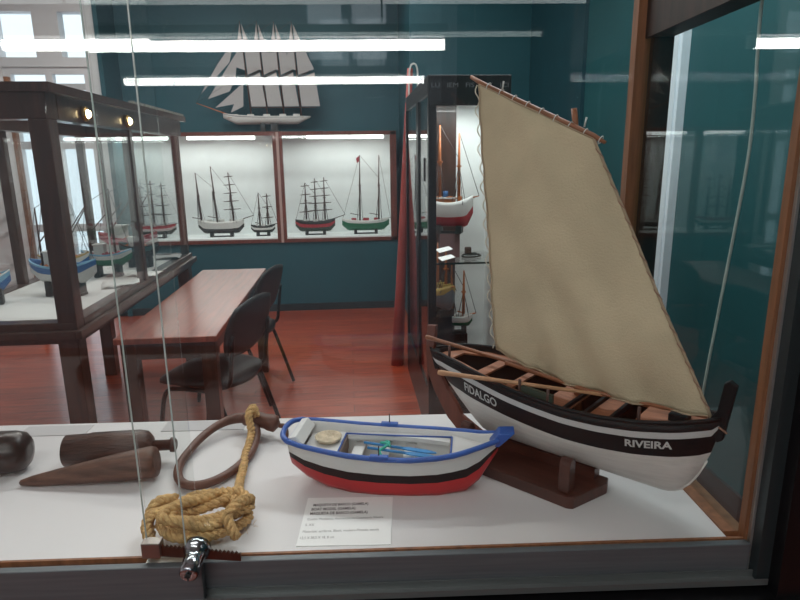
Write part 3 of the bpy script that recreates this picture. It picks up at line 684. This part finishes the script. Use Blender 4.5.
# local: x = case x, y = case y - 1.15
def Y(y): return y-1.15
SX0, SX1 = -1.5, .586
box('shelf', shelf_white, vc, SX0, SX1, Y(.889), Y(1.425), FZ-.03, FZ)
box('shelf_edge', honey, vc, SX0, SX1+.03, Y(.884), Y(.889), FZ-.03, FZ+.001)
bm = bmesh.new(); bx(bm, SX0, .62, Y(.90), Y(1.42), .06, FZ-.03); obj('base_cabinet', bm, postdark, vc)
bm = bmesh.new(); bx(bm, SX0, .95, Y(.82), Y(.90), 0, .785); obj('front_panel', bm, blackp, vc)
bm = bmesh.new(); bx(bm, SX0, .64, Y(.848), Y(.898), .795, .80); bx(bm, SX0, .64, Y(.848), Y(.850), .80, .806); bx(bm, SX0, .64, Y(.8645), Y(.8675), .80, .812); obj('bottom_track', bm, mat('worn_aluminium', (.22, .24, .24), .4, .7), vc)
# right-hand side: wooden post, rails, side glass, stiles
bm = bmesh.new(); bx(bm, .586, .618, Y(1.425), Y(1.455), 0, 2.1); obj('rear_post', bm, honey, vc)
bm = bmesh.new(); bx(bm, .618, .665, Y(1.41), Y(1.47), 0, 2.1); obj('rear_post_inner', bm, postdark, vc)
bm = bmesh.new(); bx(bm, .586, .626, Y(.90), Y(1.425), FZ-.03, FZ+.004); obj('side_bottom_rail', bm, honey, vc)
bm = bmesh.new(); bx(bm, .605, .66, Y(.90), Y(1.43), 1.755, 1.90); obj('side_top_rail', bm, postdark, vc)
bm = bmesh.new(); bx(bm, .606, .612, Y(.90), Y(1.43), FZ+.004, 1.756); obj('side_glass', bm, G_SIDE, vc)
bm = bmesh.new(); bx(bm, .612, .619, Y(.884), Y(.900), FZ-.03, 2.0); obj('front_wood_stile', bm, honey, vc)
bm = bmesh.new(); bx(bm, .619, .623, Y(.876), Y(.886), .80, 2.0); obj('stile_lip', bm, alu_l, vc)
bm = bmesh.new(); bx(bm, .623, .645, Y(.855), Y(.898), .80, 2.0); obj('front_stile', bm, mat('dark_aluminium', (.045, .06, .065), .4, .6), vc)
bm = bmesh.new(); bx(bm, .645, .95, Y(.83), Y(.90), .785, 2.3); obj('outer_stile', bm, blackp, vc)
bm = bmesh.new(); bx(bm, SX0, .6, Y(1.428), Y(1.434), FZ-.03, 2.0); obj('rear_glass', bm, G_BACK, vc)
bm = bmesh.new(); bx(bm, SX0, .6, Y(.90), Y(1.43), 2.0, 2.006); obj('top_glass', bm, G_CASE, vc)
# sliding panes
def pane(x0, x1, y, zt, edge_x, handle):
    bm = bmesh.new(); bx(bm, x0, x1, Y(y)-.007, Y(y)+.007, .802, zt); o = obj('pane_rail', bm, alu, vc, bevel=.0015)
    bm = bmesh.new(); bx(bm, x0, x1, Y(y)-.0025, Y(y)+.0025, zt, 2.0); g = obj('sliding_pane', bm, G_FRONT, vc)
    bm = bmesh.new(); bx(bm, edge_x-.0009, edge_x+.0009, Y(y)-.0027, Y(y)-.0005, zt, 2.0); obj('polished_edge', bm, mat('glass_edge', (.42, .50, .48), .3), g)
    return o
pane(SX0, -.296, .856, .867, -.319, 0)
pane(-.385, .617, .876, .859, -.388, 0)
bm = bmesh.new(); bx(bm, -.392, -.30, Y(.867), Y(.884), .853, .862); obj('pane_foot', bm, alu_l, vc)
# ratchet showcase lock
lk = thing('showcase_lock', 'serrated ratchet bar with chrome cylinder lock on the sliding glass panes', 'lock', W(-.31, .866, .883), -VY)
bm = bmesh.new(); pts = [(-.076, .016)]
for i in range(22):
    x = -.070+i*.0065; zz = .018-.022*(x+.076)/.15
    pts += [(x, zz), (x+.0035, zz-.0045)]
pts += [(.074, -.006), (.074, -.020), (-.076, -.004)]
prism(bm, pts, .004, 'y'); obj('ratchet_bar', bm, bronze, lk)
bm = bmesh.new(); bx(bm, -.082, -.052, -.008, .012, -.006, .021); obj('hook_block', bm, mat('worn_steel', (.30, .27, .25), .35, .9), lk, bevel=.0015)
bm = bmesh.new(); lathe(bm, [(-.056, .012), (-.054, .0145), (-.03, .016), (-.028, .015), (-.012, .017), (-.010, .021), (.002, .021)], 24, 'y'); 
bmesh.ops.rotate(bm, verts=bm.verts, cent=(0, 0, 0), matrix=Matrix.Rotation(math.radians(12), 3, 'X')); o = obj('cylinder', bm, chrome, lk); o.location = (.006, 0, .008)
bm = bmesh.new(); bx(bm, -.001, .001, -.0605, -.057, -.006, .006); bx(bm, -.004, .004, -.0605, -.057, .0, .003); bmesh.ops.rotate(bm, verts=bm.verts, cent=(0, 0, 0), matrix=Matrix.Rotation(math.radians(12), 3, 'X')); k = obj('keyhole', bm, m_black, o)

# ---- white cord hanging beyond the side glass
cord = [(.652, 1.06, 2.2), (.652, 1.06, 1.86), (.647, 1.068, 1.75), (.645, 1.060, 1.66), (.647, 1.057, 1.60), (.650, 1.06, 1.50), (.648, 1.07, 1.38), (.647, 1.09, 1.22), (.646, 1.11, 1.05), (.648, 1.12, .9), (.68, 1.13, .6), (.69, 1.13, .0)]
bm = bmesh.new(); tube(bm, catmull([W(*c) for c in cord], 8), .0028, 8)
tag(obj('white_cord', bm, cord_w), 'thin white cord hanging down outside the right side glass', 'cord')

# ================================================================== THINGS ON THE SHELF
def onshelf(name, label, cat, x, y, rz=0.0, group=None, dz=0.0): return thing(name, label, cat, W(x, y, FZ+dz), -VY+rz, group)
# wooden tools
t = onshelf('serving_mallet', 'dark cylindrical wooden mallet with short knobbed handle at the back left', 'mallet', -.595, 1.212, .07)
bm = bmesh.new(); lathe(bm, [(-.088, .028), (-.086, .0335), (-.035, .0345), (-.034, .036), (.065, .0365), (.082, .033), (.092, .022), (.095, .012)], 28, 'x', (0, 0, .0365)); obj('head', bm, [toolw], t)
bm = bmesh.new(); lathe(bm, [(.088, .012), (.13, .0115), (.131, .016), (.138, .0165), (.143, .010)], 18, 'x', (0, 0, .0365)); obj('handle', bm, toolw, t)
t = onshelf('splicing_fid', 'long pointed brown wooden cone lying in front of the cylindrical mallet', 'fid', -.603, 1.134, .055)
bm = bmesh.new(); lathe(bm, [(-.138, .002), (-.134, .006), (-.11, .011), (-.04, .0185), (.06, .0285), (.128, .0325), (.136, .030), (.139, .022)], 28, 'x', (0, 0, 0)); bmesh.ops.rotate(bm, verts=bm.verts, cent=(0, 0, 0), matrix=Matrix.Rotation(-math.asin(.0325/.28), 3, 'Y')); 
bmesh.ops.translate(bm, verts=bm.verts, vec=(0, 0, -min(v.co.z for v in bm.verts))); obj('cone', bm, toolw2, t)
t = onshelf('caulking_mallet', 'short thick blackened wooden mallet head at the far left', 'mallet', -.80, 1.19, .12)
bm = bmesh.new(); lathe(bm, [(-.07, .03), (-.06, .042), (-.01, .045), (.02, .044), (.037, .040), (.046, .030), (.05, .014)], 28, 'x', (0, 0, .045)); obj('head', bm, tool_bk, t)
# flat grey strips at the back: shadow of the frame put in as colour
for x, y, wd, lb in ((-.44, 1.392, .20, 'flat grey strip painted as frame shadow behind the wooden hoop'), (-.80, 1.385, .16, 'flat grey strip painted as frame shadow behind the blackened mallet head')):
    bm = bmesh.new(); bx(bm, -wd/2, wd/2, -.027, .027, 0, .0015); o = obj('caption_card_or_shade', bm, shadow_grey); o.location = W(x, y, FZ); o.rotation_euler = (0, 0, -VY); tag(o, lb, 'card')
# wooden hoop with thimble
t = onshelf('wooden_hoop', 'oval brown wooden hoop with carved thimble end, tied with rope', 'hoop', -.362, 1.228)
bm = bmesh.new(); pts = []; rr = []
ang = math.radians(82)
for i in range(56):
    a = 2*PI*i/56; lx, ly = .140*math.cos(a), .070*math.sin(a)
    pts.append((lx*math.cos(ang)-ly*math.sin(ang), lx*math.sin(ang)+ly*math.cos(ang), .012+.018*max(0, math.cos(a)))); rr.append(.0092+.0035*max(0, math.cos(a))**6)
tube(bm, pts, rr, 12, True); obj('hoop', bm, hoopw, t)
bm = bmesh.new(); tube(bm, catmull([(.030, .128, .032), (.062, .115, .036), (.092, .098, .036), (.116, .090, .032)], 5), [.016]*5+[.018]*5+[.020]*4+[.012, .008], 12); obj('thimble', bm, hoopw, t)
bm = bmesh.new(); tube(bm, catmull([(.119, .090, .030), (.132, .082, .030), (.136, .068, .014), (.130, .058, .008)], 5), [.006]*14+[.003, .002], 8); obj('peg', bm, hoopw, t)
# rope: from the thimble into a hank
t = onshelf('rope_coil', 'thick tan sisal rope tied to the hoop and coiled at the front beside the lock', 'rope', -.312, .950)
P = [(.014, .374, .052), (.008, .378, .075), (.000, .357, .062), (.010, .33, .030), (.012, .25, .016), (.018, .20, .014), (.022, .155, .014), (.030, .11, .018), (.046, .07, .026)]
rnd = random.Random(3)
a0 = 0.5
for k in range(45):
    a = a0 - k*2*PI/9
    lay = k/45
    ex, ey = .074-.020*(k//9 % 2)+rnd.uniform(-.004, .004), .044-.012*((k//9) % 3)+rnd.uniform(-.003, .003)
    x, y = ex*math.cos(a), ey*math.sin(a); rot = math.radians(22+5*math.sin(k//9*2.1))
    P.append((x*math.cos(rot)-y*math.sin(rot)-.004, x*math.sin(rot)+y*math.cos(rot)+.004, .012+.034*lay+rnd.uniform(0, .012)))
P += [(-.085, -.02, .05), (-.082, -.055, .03), (-.070, -.065, .012)]
bm = bmesh.new(); rope(bm, catmull(P, 5), .0092, .034, 6); obj('rope', bm, sisal, t)
bm = bmesh.new()
rope(bm, catmull([(.058, .055, .012), (.070, .030, .045), (.060, -.005, .062), (.044, -.030, .050), (.060, -.042, .016)], 6), .0092, .034, 6)
rope(bm, catmull([(-.06, .03, .05), (-.088, .012, .055), (-.094, -.018, .04), (-.085, -.04, .016)], 6), .010, .034, 6); obj('binding_turns', bm, sisal, t)
bm = bmesh.new()
for k in range(90):
    a = rnd.uniform(0, 2*PI); r = rnd.uniform(.6, 1.05); b = Vector((.085*r*math.cos(a), .055*r*math.sin(a), rnd.uniform(.012, .06)))
    d = Vector((rnd.uniform(-1, 1), rnd.uniform(-1, 1), rnd.uniform(-.1, 1)))*.012
    tube(bm, [b, b+d*.6, b+d+Vector((0, 0, -.002))], .0004, 3)
o = obj('loose_fibres', bm, sisal, t); o['kind'] = 'stuff'

# ---- caption card
t = onshelf('caption_card_or_shade', 'white printed caption card lying in front of the blue and white boat', 'card', -.069, .973, 0)
bm = bmesh.new(); prism(bm, [(-.083, -.072), (.078, -.076), (.085, .071), (-.079, .076)], .0016, 'z', .0008); obj('card', bm, card_m, t)
lines = [('MAQUETA DE BARCO (GAMELA)', .046, .0118, ink, .104, -.066), ('BOAT MODEL (GAMELA)', .032, .0118, ink, .082, -.068), ('MAQUETA DE BARCO (GAMELA)', .018, .0118, ink, .106, -.069),
         ('Craión: Modelista, Asociación de Carpintería Ribeira', .001, .0100, ink_l, .138, -.072), ('S. XX', -.016, .0100, ink_l, .016, -.074),
         ('Materiais: acrílicos, Black, madeira Pintada, escala', -.036, .0100, ink_l, .134, -.076), ('12,5 X 38,5 X 18, 8 cm', -.054, .0100, ink_l, .058, -.078)]
lb = None
for s, y, sz, m, wd, x0 in lines:
    flat_text('printed_line', s, sz, m, t, (lambda u, v, w_, x0=x0, y=y: (x0+u, y+v, .0019)), width=wd, bold=.00028 if m is ink else .0)

# ---- the gamela (blue, white, black and red boat)
t = onshelf('model_gamela', 'blue, white and black open boat model with red bottom, square bow and blue oars inside', 'boat model', .02, 1.096, math.radians(-9))
GX = [-.202, -.19, -.17, -.13, -.08, -.02, .04, .09, .12, .145, .17, .19, .205]
def gf(x, v):
    hw = interp(x, [-.202, -.17, -.12, -.06, 0, .05, .10, .14, .17, .19, .205], [.052, .061, .068, .073, .074, .071, .062, .048, .033, .024, .018])
    zr = interp(x, [-.202, -.15, -.08, 0, .06, .12, .17, .205], [.108, .101, .094, .090, .091, .096, .104, .112])
    zk = interp(x, [-.202, -.17, -.13, -.08, .09, .145, .17, .205], [.045, .022, .008, 0, 0, .006, .026, .085])
    bw = interp(x, [-.202, -.17, -.10, 0, .08, .14, .18, .205], [.024, .030, .042, .048, .040, .024, .012, .006])
    if v == 0: return .001, zk
    if v < .08: return bw, zk+.001
    q = (v-.08)/.92
    return bw+(hw-bw)*q**.8, zk+(zr-zk)*q
bm = bmesh.new(); hull(bm, GX, [0, .05, .18, .32, .42, .52, .62, .74, .86, .93, 1], gf, [2, 2, 2, 2, 3, 3, 1, 1, 1, 0], .006, 1, 0)
h = obj('hull', bm, [g_blue, g_white, g_red, navy_bk], t)
bm = bmesh.new()
for s in (-1, 1): tube(bm, catmull([(x, s*(gf(x, 1)[0]-.001), gf(x, 1)[1]) for x in GX], 3), .0052, 8)
tube(bm, catmull([(-.200, -.052, .108), (-.215, -.034, .111), (-.220, 0, .113), (-.215, .034, .111), (-.200, .052, .108)], 5), .0055, 8)
obj('gunwale', bm, g_blue, t)
bm = bmesh.new(); prism(bm, [(.188, .100), (.206, .098), (.236, .128), (.206, .126)], .036, 'y'); obj('bow_block', bm, g_blue, t, bevel=.002)
bm = bmesh.new(); prism(bm, [(-.200, .112), (-.186, .116), (-.170, .100), (-.176, .092)], .092, 'y'); obj('end_board', bm, g_white, t, bevel=.002)
def dk(name, m, x0, x1, z, v=.8, th=.004, n=6):
    bm = bmesh.new(); lo = []; 
    for x in lin(x0, x1, n):
        y = gf(x, v)[0]-.004; lo.append([bm.verts.new(p) for p in ((x, -y, z), (x, y, z), (x, y, z-th), (x, -y, z-th))])
    for a, b in zip(lo, lo[1:]):
        for k in range(4): bm.faces.new((a[k], a[(k+1) % 4], b[(k+1) % 4], b[k]))
    bm.faces.new(lo[0]); bm.faces.new(lo[-1][::-1]); return obj(name, bm, m, t)
dk('floorboards', g_grey, -.13, .125, .018, .12)
dk('fore_deck', g_white, -.176, -.105, .082, .9)
dk('side_deck', g_white, .115, .186, .088, .9)
bm = bmesh.new()
for x0, x1, s in ((-.105, .115, 1), (-.105, .115, -1)):
    ring = []
    for x in lin(x0, x1, 8):
        y = gf(x, .9)[0]-.004; y2 = y-(.022 if s > 0 else .008); ring.append([bm.verts.new((x, s*y, .080)), bm.verts.new((x, s*y2, .080)), bm.verts.new((x, s*y2, .072)), bm.verts.new((x, s*y, .072))])
    for a, b in zip(ring, ring[1:]):
        for k in range(4): bm.faces.new((a[k], a[(k+1) % 4], b[(k+1) % 4], b[k]))
    bm.faces.new(ring[0]); bm.faces.new(ring[-1][::-1])
obj('side_deck', bm, g_white, t)
bm = bmesh.new()
tube(bm, [(-.105, -.056, .0835), (-.105, .044, .0835)], .0018, 6); tube(bm, [(.115, -.044, .088), (.115, .034, .090)], .0018, 6); tube(bm, [(-.105, .044, .0835), (0, .047, .082), (.115, .034, .090)], .0018, 6)
obj('blue_trim', bm, g_blue, t)
for x in (-.075, -.022, .030):
    bm = bmesh.new(); hw = gf(x, .8)[0]-.006; bx(bm, x-.011, x+.011, -hw, hw, .056, .062); obj('thwart', bm, g_white, t)
bm = bmesh.new(); bx(bm, -.105, -.101, -.055, .046, .050, .08); bx(bm, -.105, -.101, -.036, .036, .018, .05); bx(bm, .111, .115, -.04, .034, .05, .088); bx(bm, .111, .115, -.022, .022, .02, .05); obj('bulkhead', bm, mat('brown_bulkhead', (.20, .15, .12), .6), t)
bm = bmesh.new()
for s, x in ((1, -.018), (-1, -.018)):
    bx(bm, x-.018, x+.018, s*.073-.006, s*.073+.006, .092, .099)
obj('oarlock_pad', bm, g_blue, t, bevel=.002)
for s in (1, -1):
    bm = bmesh.new(); tube(bm, [(-.018, s*.073, .098), (-.018, s*.073, .118)], .0012, 6); obj('thole_pin', bm, m_black, t)
for a, b in (((-.065, .030, .072), (.085, .006, .068)), ((-.055, .012, .070), (.09, -.012, .068))):
    bm = bmesh.new(); A, B = Vector(a), Vector(b)
    tube(bm, [A, A.lerp(B, .55)], .0028, 8)
    d = (B-A).normalized(); s_ = Vector((-d.y, d.x, 0))
    q = [(A.lerp(B, .5), .0025), (A.lerp(B, .62), .006), (A.lerp(B, .88), .006), (B, .001)]; vv = []
    for p_, w_ in q: vv.append([bm.verts.new(p_+s_*w_+Vector((0, 0, .0012))), bm.verts.new(p_-s_*w_+Vector((0, 0, .0012))), bm.verts.new(p_-s_*w_-Vector((0, 0, .0012))), bm.verts.new(p_+s_*w_-Vector((0, 0, .0012)))])
    for i in range(3):
        for k in range(4): bm.faces.new((vv[i][k], vv[i][(k+1) % 4], vv[i+1][(k+1) % 4], vv[i+1][k]))
    bm.faces.new(vv[-1]); bm.faces.new(vv[0][::-1])
    o = obj('oar', bm, g_oar, t)
bm = bmesh.new(); tube(bm, catmull([(-.02, .035, .074), (-.012, .022, .078), (-.018, .008, .076), (-.028, -.004, .072), (-.022, -.014, .066)], 5), .003, 6); tube(bm, catmull([(-.03, .028, .074), (-.018, .018, .079), (-.008, .010, .076)], 5), .003, 6); obj('green_cord', bm, g_green, t)
bm = bmesh.new(); lathe(bm, [(.082, .010), (.083, .022), (.088, .026), (.092, .0275), (.091, .024), (.086, .018), (.085, .004)], 28, 'z', (-.135, .012, 0)); obj('basket', bm, wicker, t)

# ---- the dorna (large sailing boat) on its stand; local +x = bow, origin under the hull's middle
ANG = math.radians(-43.04)
DL = .62
bs = onshelf('boat_stand', 'dark wooden plank stand with rounded uprights carrying the sailing boat', 'stand', .345, 1.123, ANG)
bm = bmesh.new(); prism(bm, [(-.20, -.100), (.088, -.104), (.098, -.098), (.124, -.006), (.118, .014), (-.20, .018)], .024, 'z', .012); obj('plank', bm, std_br, bs, bevel=.002)
for (x, y) in ((.074, -.080), (-.16, -.070)):
    bm = bmesh.new(); pr = [(y-.013, .024), (y+.013, .024), (y+.013, .075)]+[(y+.013*math.cos(a), .075+.016*math.sin(a)) for a in lin(.3, PI-.3, 6)]+[(y-.013, .075)]
    prism(bm, pr, .022, 'x', x); obj('upright', bm, std_br, bs, bevel=.002)
bm = bmesh.new(); bx(bm, -.14, .10, -.012, .012, .024, .046); obj('keel_block', bm, std_br, bs)

dn = onshelf('model_sailing_boat', 'large white and black wooden boat model with tan lugsail, named FIDALGO and RIVEIRA', 'boat model', .345, 1.123, ANG)
RX = [-.31, -.248, -.186, -.124, -.062, 0, .062, .124, .186, .248, .31]
RZ = [.206, .216, .216, .209, .200, .193, .188, .188, .191, .198, .210]
RB = [.003, .044, .068, .083, .090, .092, .090, .083, .068, .044, .003]
def rail_z(x): return interp(x, RX, RZ)
def beam_(x):
    t_ = (x+DL/2)/DL; return .003+.090*max(0, (1-abs(2*t_-1)**2.3))**.8
def keel_z(x):
    z0 = .046
    if x > .21: return z0+(rail_z(x)-.008-z0)*min(1, ((x-.21)/.10))**3.0
    if x < -.15: return z0+(rail_z(x)-.02-z0)*min(1, ((-x-.15)/.16))**1.15
    return z0
def df(x, v):
    zr, zk = rail_z(x), keel_z(x); full = zr-.046
    # rows: v in 0..0.6 bottom (relative), then fixed bands
    if v <= .6: z = zk+(max(zk, zr-.064)-zk)*(v/.6)
    else: z = max(zk, zr-{.7: .045, .8: .029, .9: .017, 1.0: 0}[v])
    q = max(0, min(1, (z-zk)/max(.001, zr-zk)))
    g = (1-(1-q)**2.0)**.72
    return max(.0008, beam_(x)*g), z
VV = [0, .06, .14, .24, .36, .48, .6, .7, .8, .9, 1.0]
bm = bmesh.new(); hull(bm, lin(-.31, .31, 44), VV, df, [0, 0, 0, 0, 0, 0, 1, 1, 2, 1], .004, 3, 1)
obj('hull', bm, [hull_w, navy_bk, stripe_w, inner_bk], dn)
bm = bmesh.new()
for s in (-1, 1): tube(bm, [(x, s*(beam_(x)-.001), rail_z(x)+.001) for x in lin(-.305, .305, 40)], .0038, 6)
obj('gunwale', bm, navy_bk, dn)
bm = bmesh.new(); tube(bm, [(x, 0, keel_z(x)+.001) for x in lin(-.29, .29, 50)], .003, 6); obj('keel', bm, hull_w, dn)
# stems
bm = bmesh.new(); prism(bm, [(.292, .190), (.303, .165), (.312, .172), (.324, .270), (.312, .278), (.304, .272), (.298, .222), (.285, .200)], .014, 'y'); obj('bow_stem', bm, navy_bk, dn, bevel=.002)
bm = bmesh.new(); prism(bm, [(-.315, .212), (-.290, .205), (-.285, .165), (-.298, .160)], .012, 'y'); obj('stern_post', bm, navy_bk, dn, bevel=.001)
bm = bmesh.new(); prism(bm, [(-.322, .262), (-.296, .266), (-.305, .185), (-.262, .118), (-.232, .085), (-.222, .066), (-.160, .038), (-.178, .026), (-.225, .020), (-.262, .050), (-.30, .105), (-.322, .15), (-.326, .20)], .010, 'y'); obj('rudder', bm, rud_br, dn, bevel=.0015)
# decks and thwarts
def ddeck(name, m, x0, x1, y0=None, dz=-.010, th=.004, side=0, inset=.005):
    bm = bmesh.new(); ring = []
    for x in lin(x0, x1, 10):
        y = beam_(x)-inset; z = rail_z(x)+dz
        if side == 0: a, b = -y, y
        elif side < 0: a, b = -y, -max(0, y-y0)
        else: a, b = max(0, y-y0), y
        ring.append([bm.verts.new(p) for p in ((x, a, z), (x, b, z), (x, b, z-th), (x, a, z-th))])
    for a, b in zip(ring, ring[1:]):
        for k in range(4): bm.faces.new((a[k], a[(k+1) % 4], b[(k+1) % 4], b[k]))
    bm.faces.new(ring[0]); bm.faces.new(ring[-1][::-1]); return obj(name, bm, m, dn)
ddeck('stern_deck', plank_br, -.285, -.235)
ddeck('bow_deck', plank_br, .175, .285)
for s in (-1, 1): ddeck('side_deck', plank_br, -.235, .175, .026, side=s)
for x, w_ in ((-.150, .022), (-.075, .014), (.012, .05), (.100, .04)): ddeck('thwart', plank_br, x, x+w_, dz=-.009)
for x in (.058, .096, .142): 
    bm = bmesh.new(); hw = beam_(x)-.006; bx(bm, x-.003, x+.003, -hw, hw, rail_z(x)-.014, rail_z(x)-.002); obj('deck_beam', bm, navy_bk, dn)
ddeck('bottom_boards', inner_bk, -.20, .20, dz=-.075, inset=.03)
bm = bmesh.new()
for x in (.225,): bx(bm, x, x+.03, -.015, .015, rail_z(x)-.008, rail_z(x)+.004)
obj('bow_hatch', bm, navy_bk, dn)
bm = bmesh.new()
for x, s in ((-.225, -1), (-.03, -1), (.03, -1), (.19, -1), (-.1, 1), (.05, 1)):
    tube(bm, [(x, s*(beam_(x)-.008), rail_z(x)-.012), (x, s*(beam_(x)-.008), rail_z(x)+.026)], .003, 6)
obj('thole_pins', bm, mastd, dn)
bm = bmesh.new(); 
for x in (.0, ): prism(bm, [(x-.03, rail_z(x)-.004), (x+.04, rail_z(x)-.004), (x+.04, rail_z(x)+.014), (x-.025, rail_z(x)+.018)], .006, 'y', -(beam_(x)-.010))
obj('washboard', bm, m_dgreen, dn)
# mast, yard, boom
bm = bmesh.new(); tube(bm, [(.052, .012, .10), (.028, .012, .42), (.010, .012, .700), (.006, .012, .724)], [.0085, .007, .0055, .0055], 10); obj('mast', bm, spar, dn)
bm = bmesh.new(); tube(bm, [(-.212, 0, .797), (-.18, 0, .779), (-.06, 0, .724), (.05, 0, .675), (.074, 0, .662)], [.0035, .0052, .006, .005, .003], 10); yd = obj('yard', bm, spar, dn)
bm = bmesh.new()
for k in range(9):
    q = k/8; x, z = -.17+.235*q, .775-.108*q
    tube(bm, [(x+.0035*math.cos(a), .0068*math.sin(a), z+.0065*math.cos(a)) for a in lin(0, 2*PI, 10)], .0010, 5)
for x, z in ((-.135, .765), (.036, .690)): tube(bm, [(x, -.006, z), (x+.004, -.008, z+.016)], .0018, 5)
obj('lashings', bm, cord_w, yd)
bm = bmesh.new(); tube(bm, [(-.10, -.022, .224), (.08, -.016, .205), (.285, -.004, .206)], [.0045, .0042, .003], 8); obj('boom', bm, spar, dn)
# sail
PK, TH, TK, CL = Vector((-.190, 0, .780)), Vector((.054, 0, .668)), Vector((.290, 0, .208)), Vector((-.134, 0, .242))
N, M_ = 48, 48; bm = bmesh.new(); g = {}
def sail_pt(a, b):
    top = PK.lerp(TH, a); bot = CL.lerp(TK, a)+Vector((0, 0, -.016*math.sin(PI*min(1, a*1.0))**.8 - .006*math.sin(PI*a)*(1-a)+.0016*math.sin(a*60)))
    p = top.lerp(bot, b)
    p.x += -.004*math.sin(PI*b)*(1-a) + .0012*math.sin(b*46)*(1-a)**6
    bil = -.030*math.sin(PI*a)**.8*math.sin(PI*min(1, b*.9+.02))**.7
    wr = .006*math.sin(9*a+5*b*b)*math.sin(PI*b)+.007*math.sin(24*a-5*b)*b**2.5*math.sin(PI*a)+.005*math.sin(14*(a*.9-b))*math.sin(PI*a)*(1-b)
    p.y += bil+wr-.004
    return p
for i in range(N+1):
    for j in range(M_+1): g[i, j] = bm.verts.new(sail_pt(i/N, j/M_))
for i in range(N):
    for j in range(M_): bm.faces.new((g[i,j], g[i+1,j], g[i+1,j+1], g[i,j+1])).smooth = True
sl_ = obj('sail', bm, sailc, dn); sd = sl_.modifiers.new('solid', 'SOLIDIFY'); sd.thickness = .0012
bm = bmesh.new()
tube(bm, [sail_pt(0, b) for b in lin(0, 1, 40)], .0022, 6); tube(bm, [sail_pt(1, b) for b in lin(0, 1, 40)], .0026, 6); tube(bm, [sail_pt(a, 1) for a in lin(0, 1, 40)], .0016, 6); tube(bm, [sail_pt(a, 0)+Vector((0, 0, .001)) for a in lin(0, 1, 30)], .0016, 6)
obj('bolt_rope', bm, mat('bolt_rope', (.40, .31, .21), .8), sl_)
bm = bmesh.new(); pts = []
for k in range(70):
    p = sail_pt(0, k/69); pts.append(p+Vector((-.006-.004*math.sin(k*1.3), .003*math.cos(k*1.3), 0)))
tube(bm, catmull(pts, 3), .0013, 5); obj('leech_lacing', bm, mat('lacing', (.60, .55, .45), .8), sl_)
bm = bmesh.new(); pts = []
for k in range(90):
    p = sail_pt(1, k/89); pts.append(p+Vector((.003*math.cos(k*1.1), .003*math.sin(k*1.1), 0)))
tube(bm, pts, .0012, 5); tube(bm, [TK, (.300, -.006, .196), (.318, -.010, .188)], .0018, 6); obj('luff_lacing', bm, mat('luff_cord', (.30, .17, .12), .8), sl_)
# oars
def oar(label, a, b, blade_at_a=True):
    o_ = thing('oar', label, 'oar', (0, 0, 0), 0, 'oars laid along the sailing boat'); return o_
Mdn = Matrix.Translation(dn.location) @ Matrix.Rotation(dn.rotation_euler.z, 4, 'Z')
def mkoar(label, a, b, m):
    a, b = Vector(a), Vector(b)
    bm = bmesh.new(); d = b-a
    tube(bm, [Vector((0, 0, 0)), d*.02, d*.10, d*.5, d], [.0045, .0062, .0050, .0042, .0034], 8)
    r_ = obj('oar', bm, m); r_.location = Mdn @ a; r_.rotation_euler = dn.rotation_euler; tag(r_, label, 'oar', 'oars laid along the sailing boat'); return r_
mkoar('dark reddish oar sticking out over the stern, the upper of two', (-.305, -.030, .243), (.0, .025, .203), spar)
mkoar('pale oar lying along the near side of the boat under the first', (-.190, -.135, .214), (.129, -.005, .203), pale_oar)
# names on the bow quarters: follow the planking
def hull_pt(x, dz, off=.0012):
    z = rail_z(x)+dz; zk = keel_z(x); zr = rail_z(x); q = max(0, min(1, (z-zk)/(zr-zk))); g_ = (1-(1-q)**2.0)**.72
    return (x, -(beam_(x)*g_+off), z)
me = None
flat_text('name_lettering', 'FIDALGO', .028, letter_w, dn, lambda u, v, w_: hull_pt(-.168+u, -.0525+v*.95, .0012), width=.088, bold=.0006, sub=True)
flat_text('name_lettering', 'RIVEIRA', .0195, letter_w, dn, lambda u, v, w_: hull_pt(.173+u, -.0475+v, .0012), width=.072, bold=.0006, sub=True)
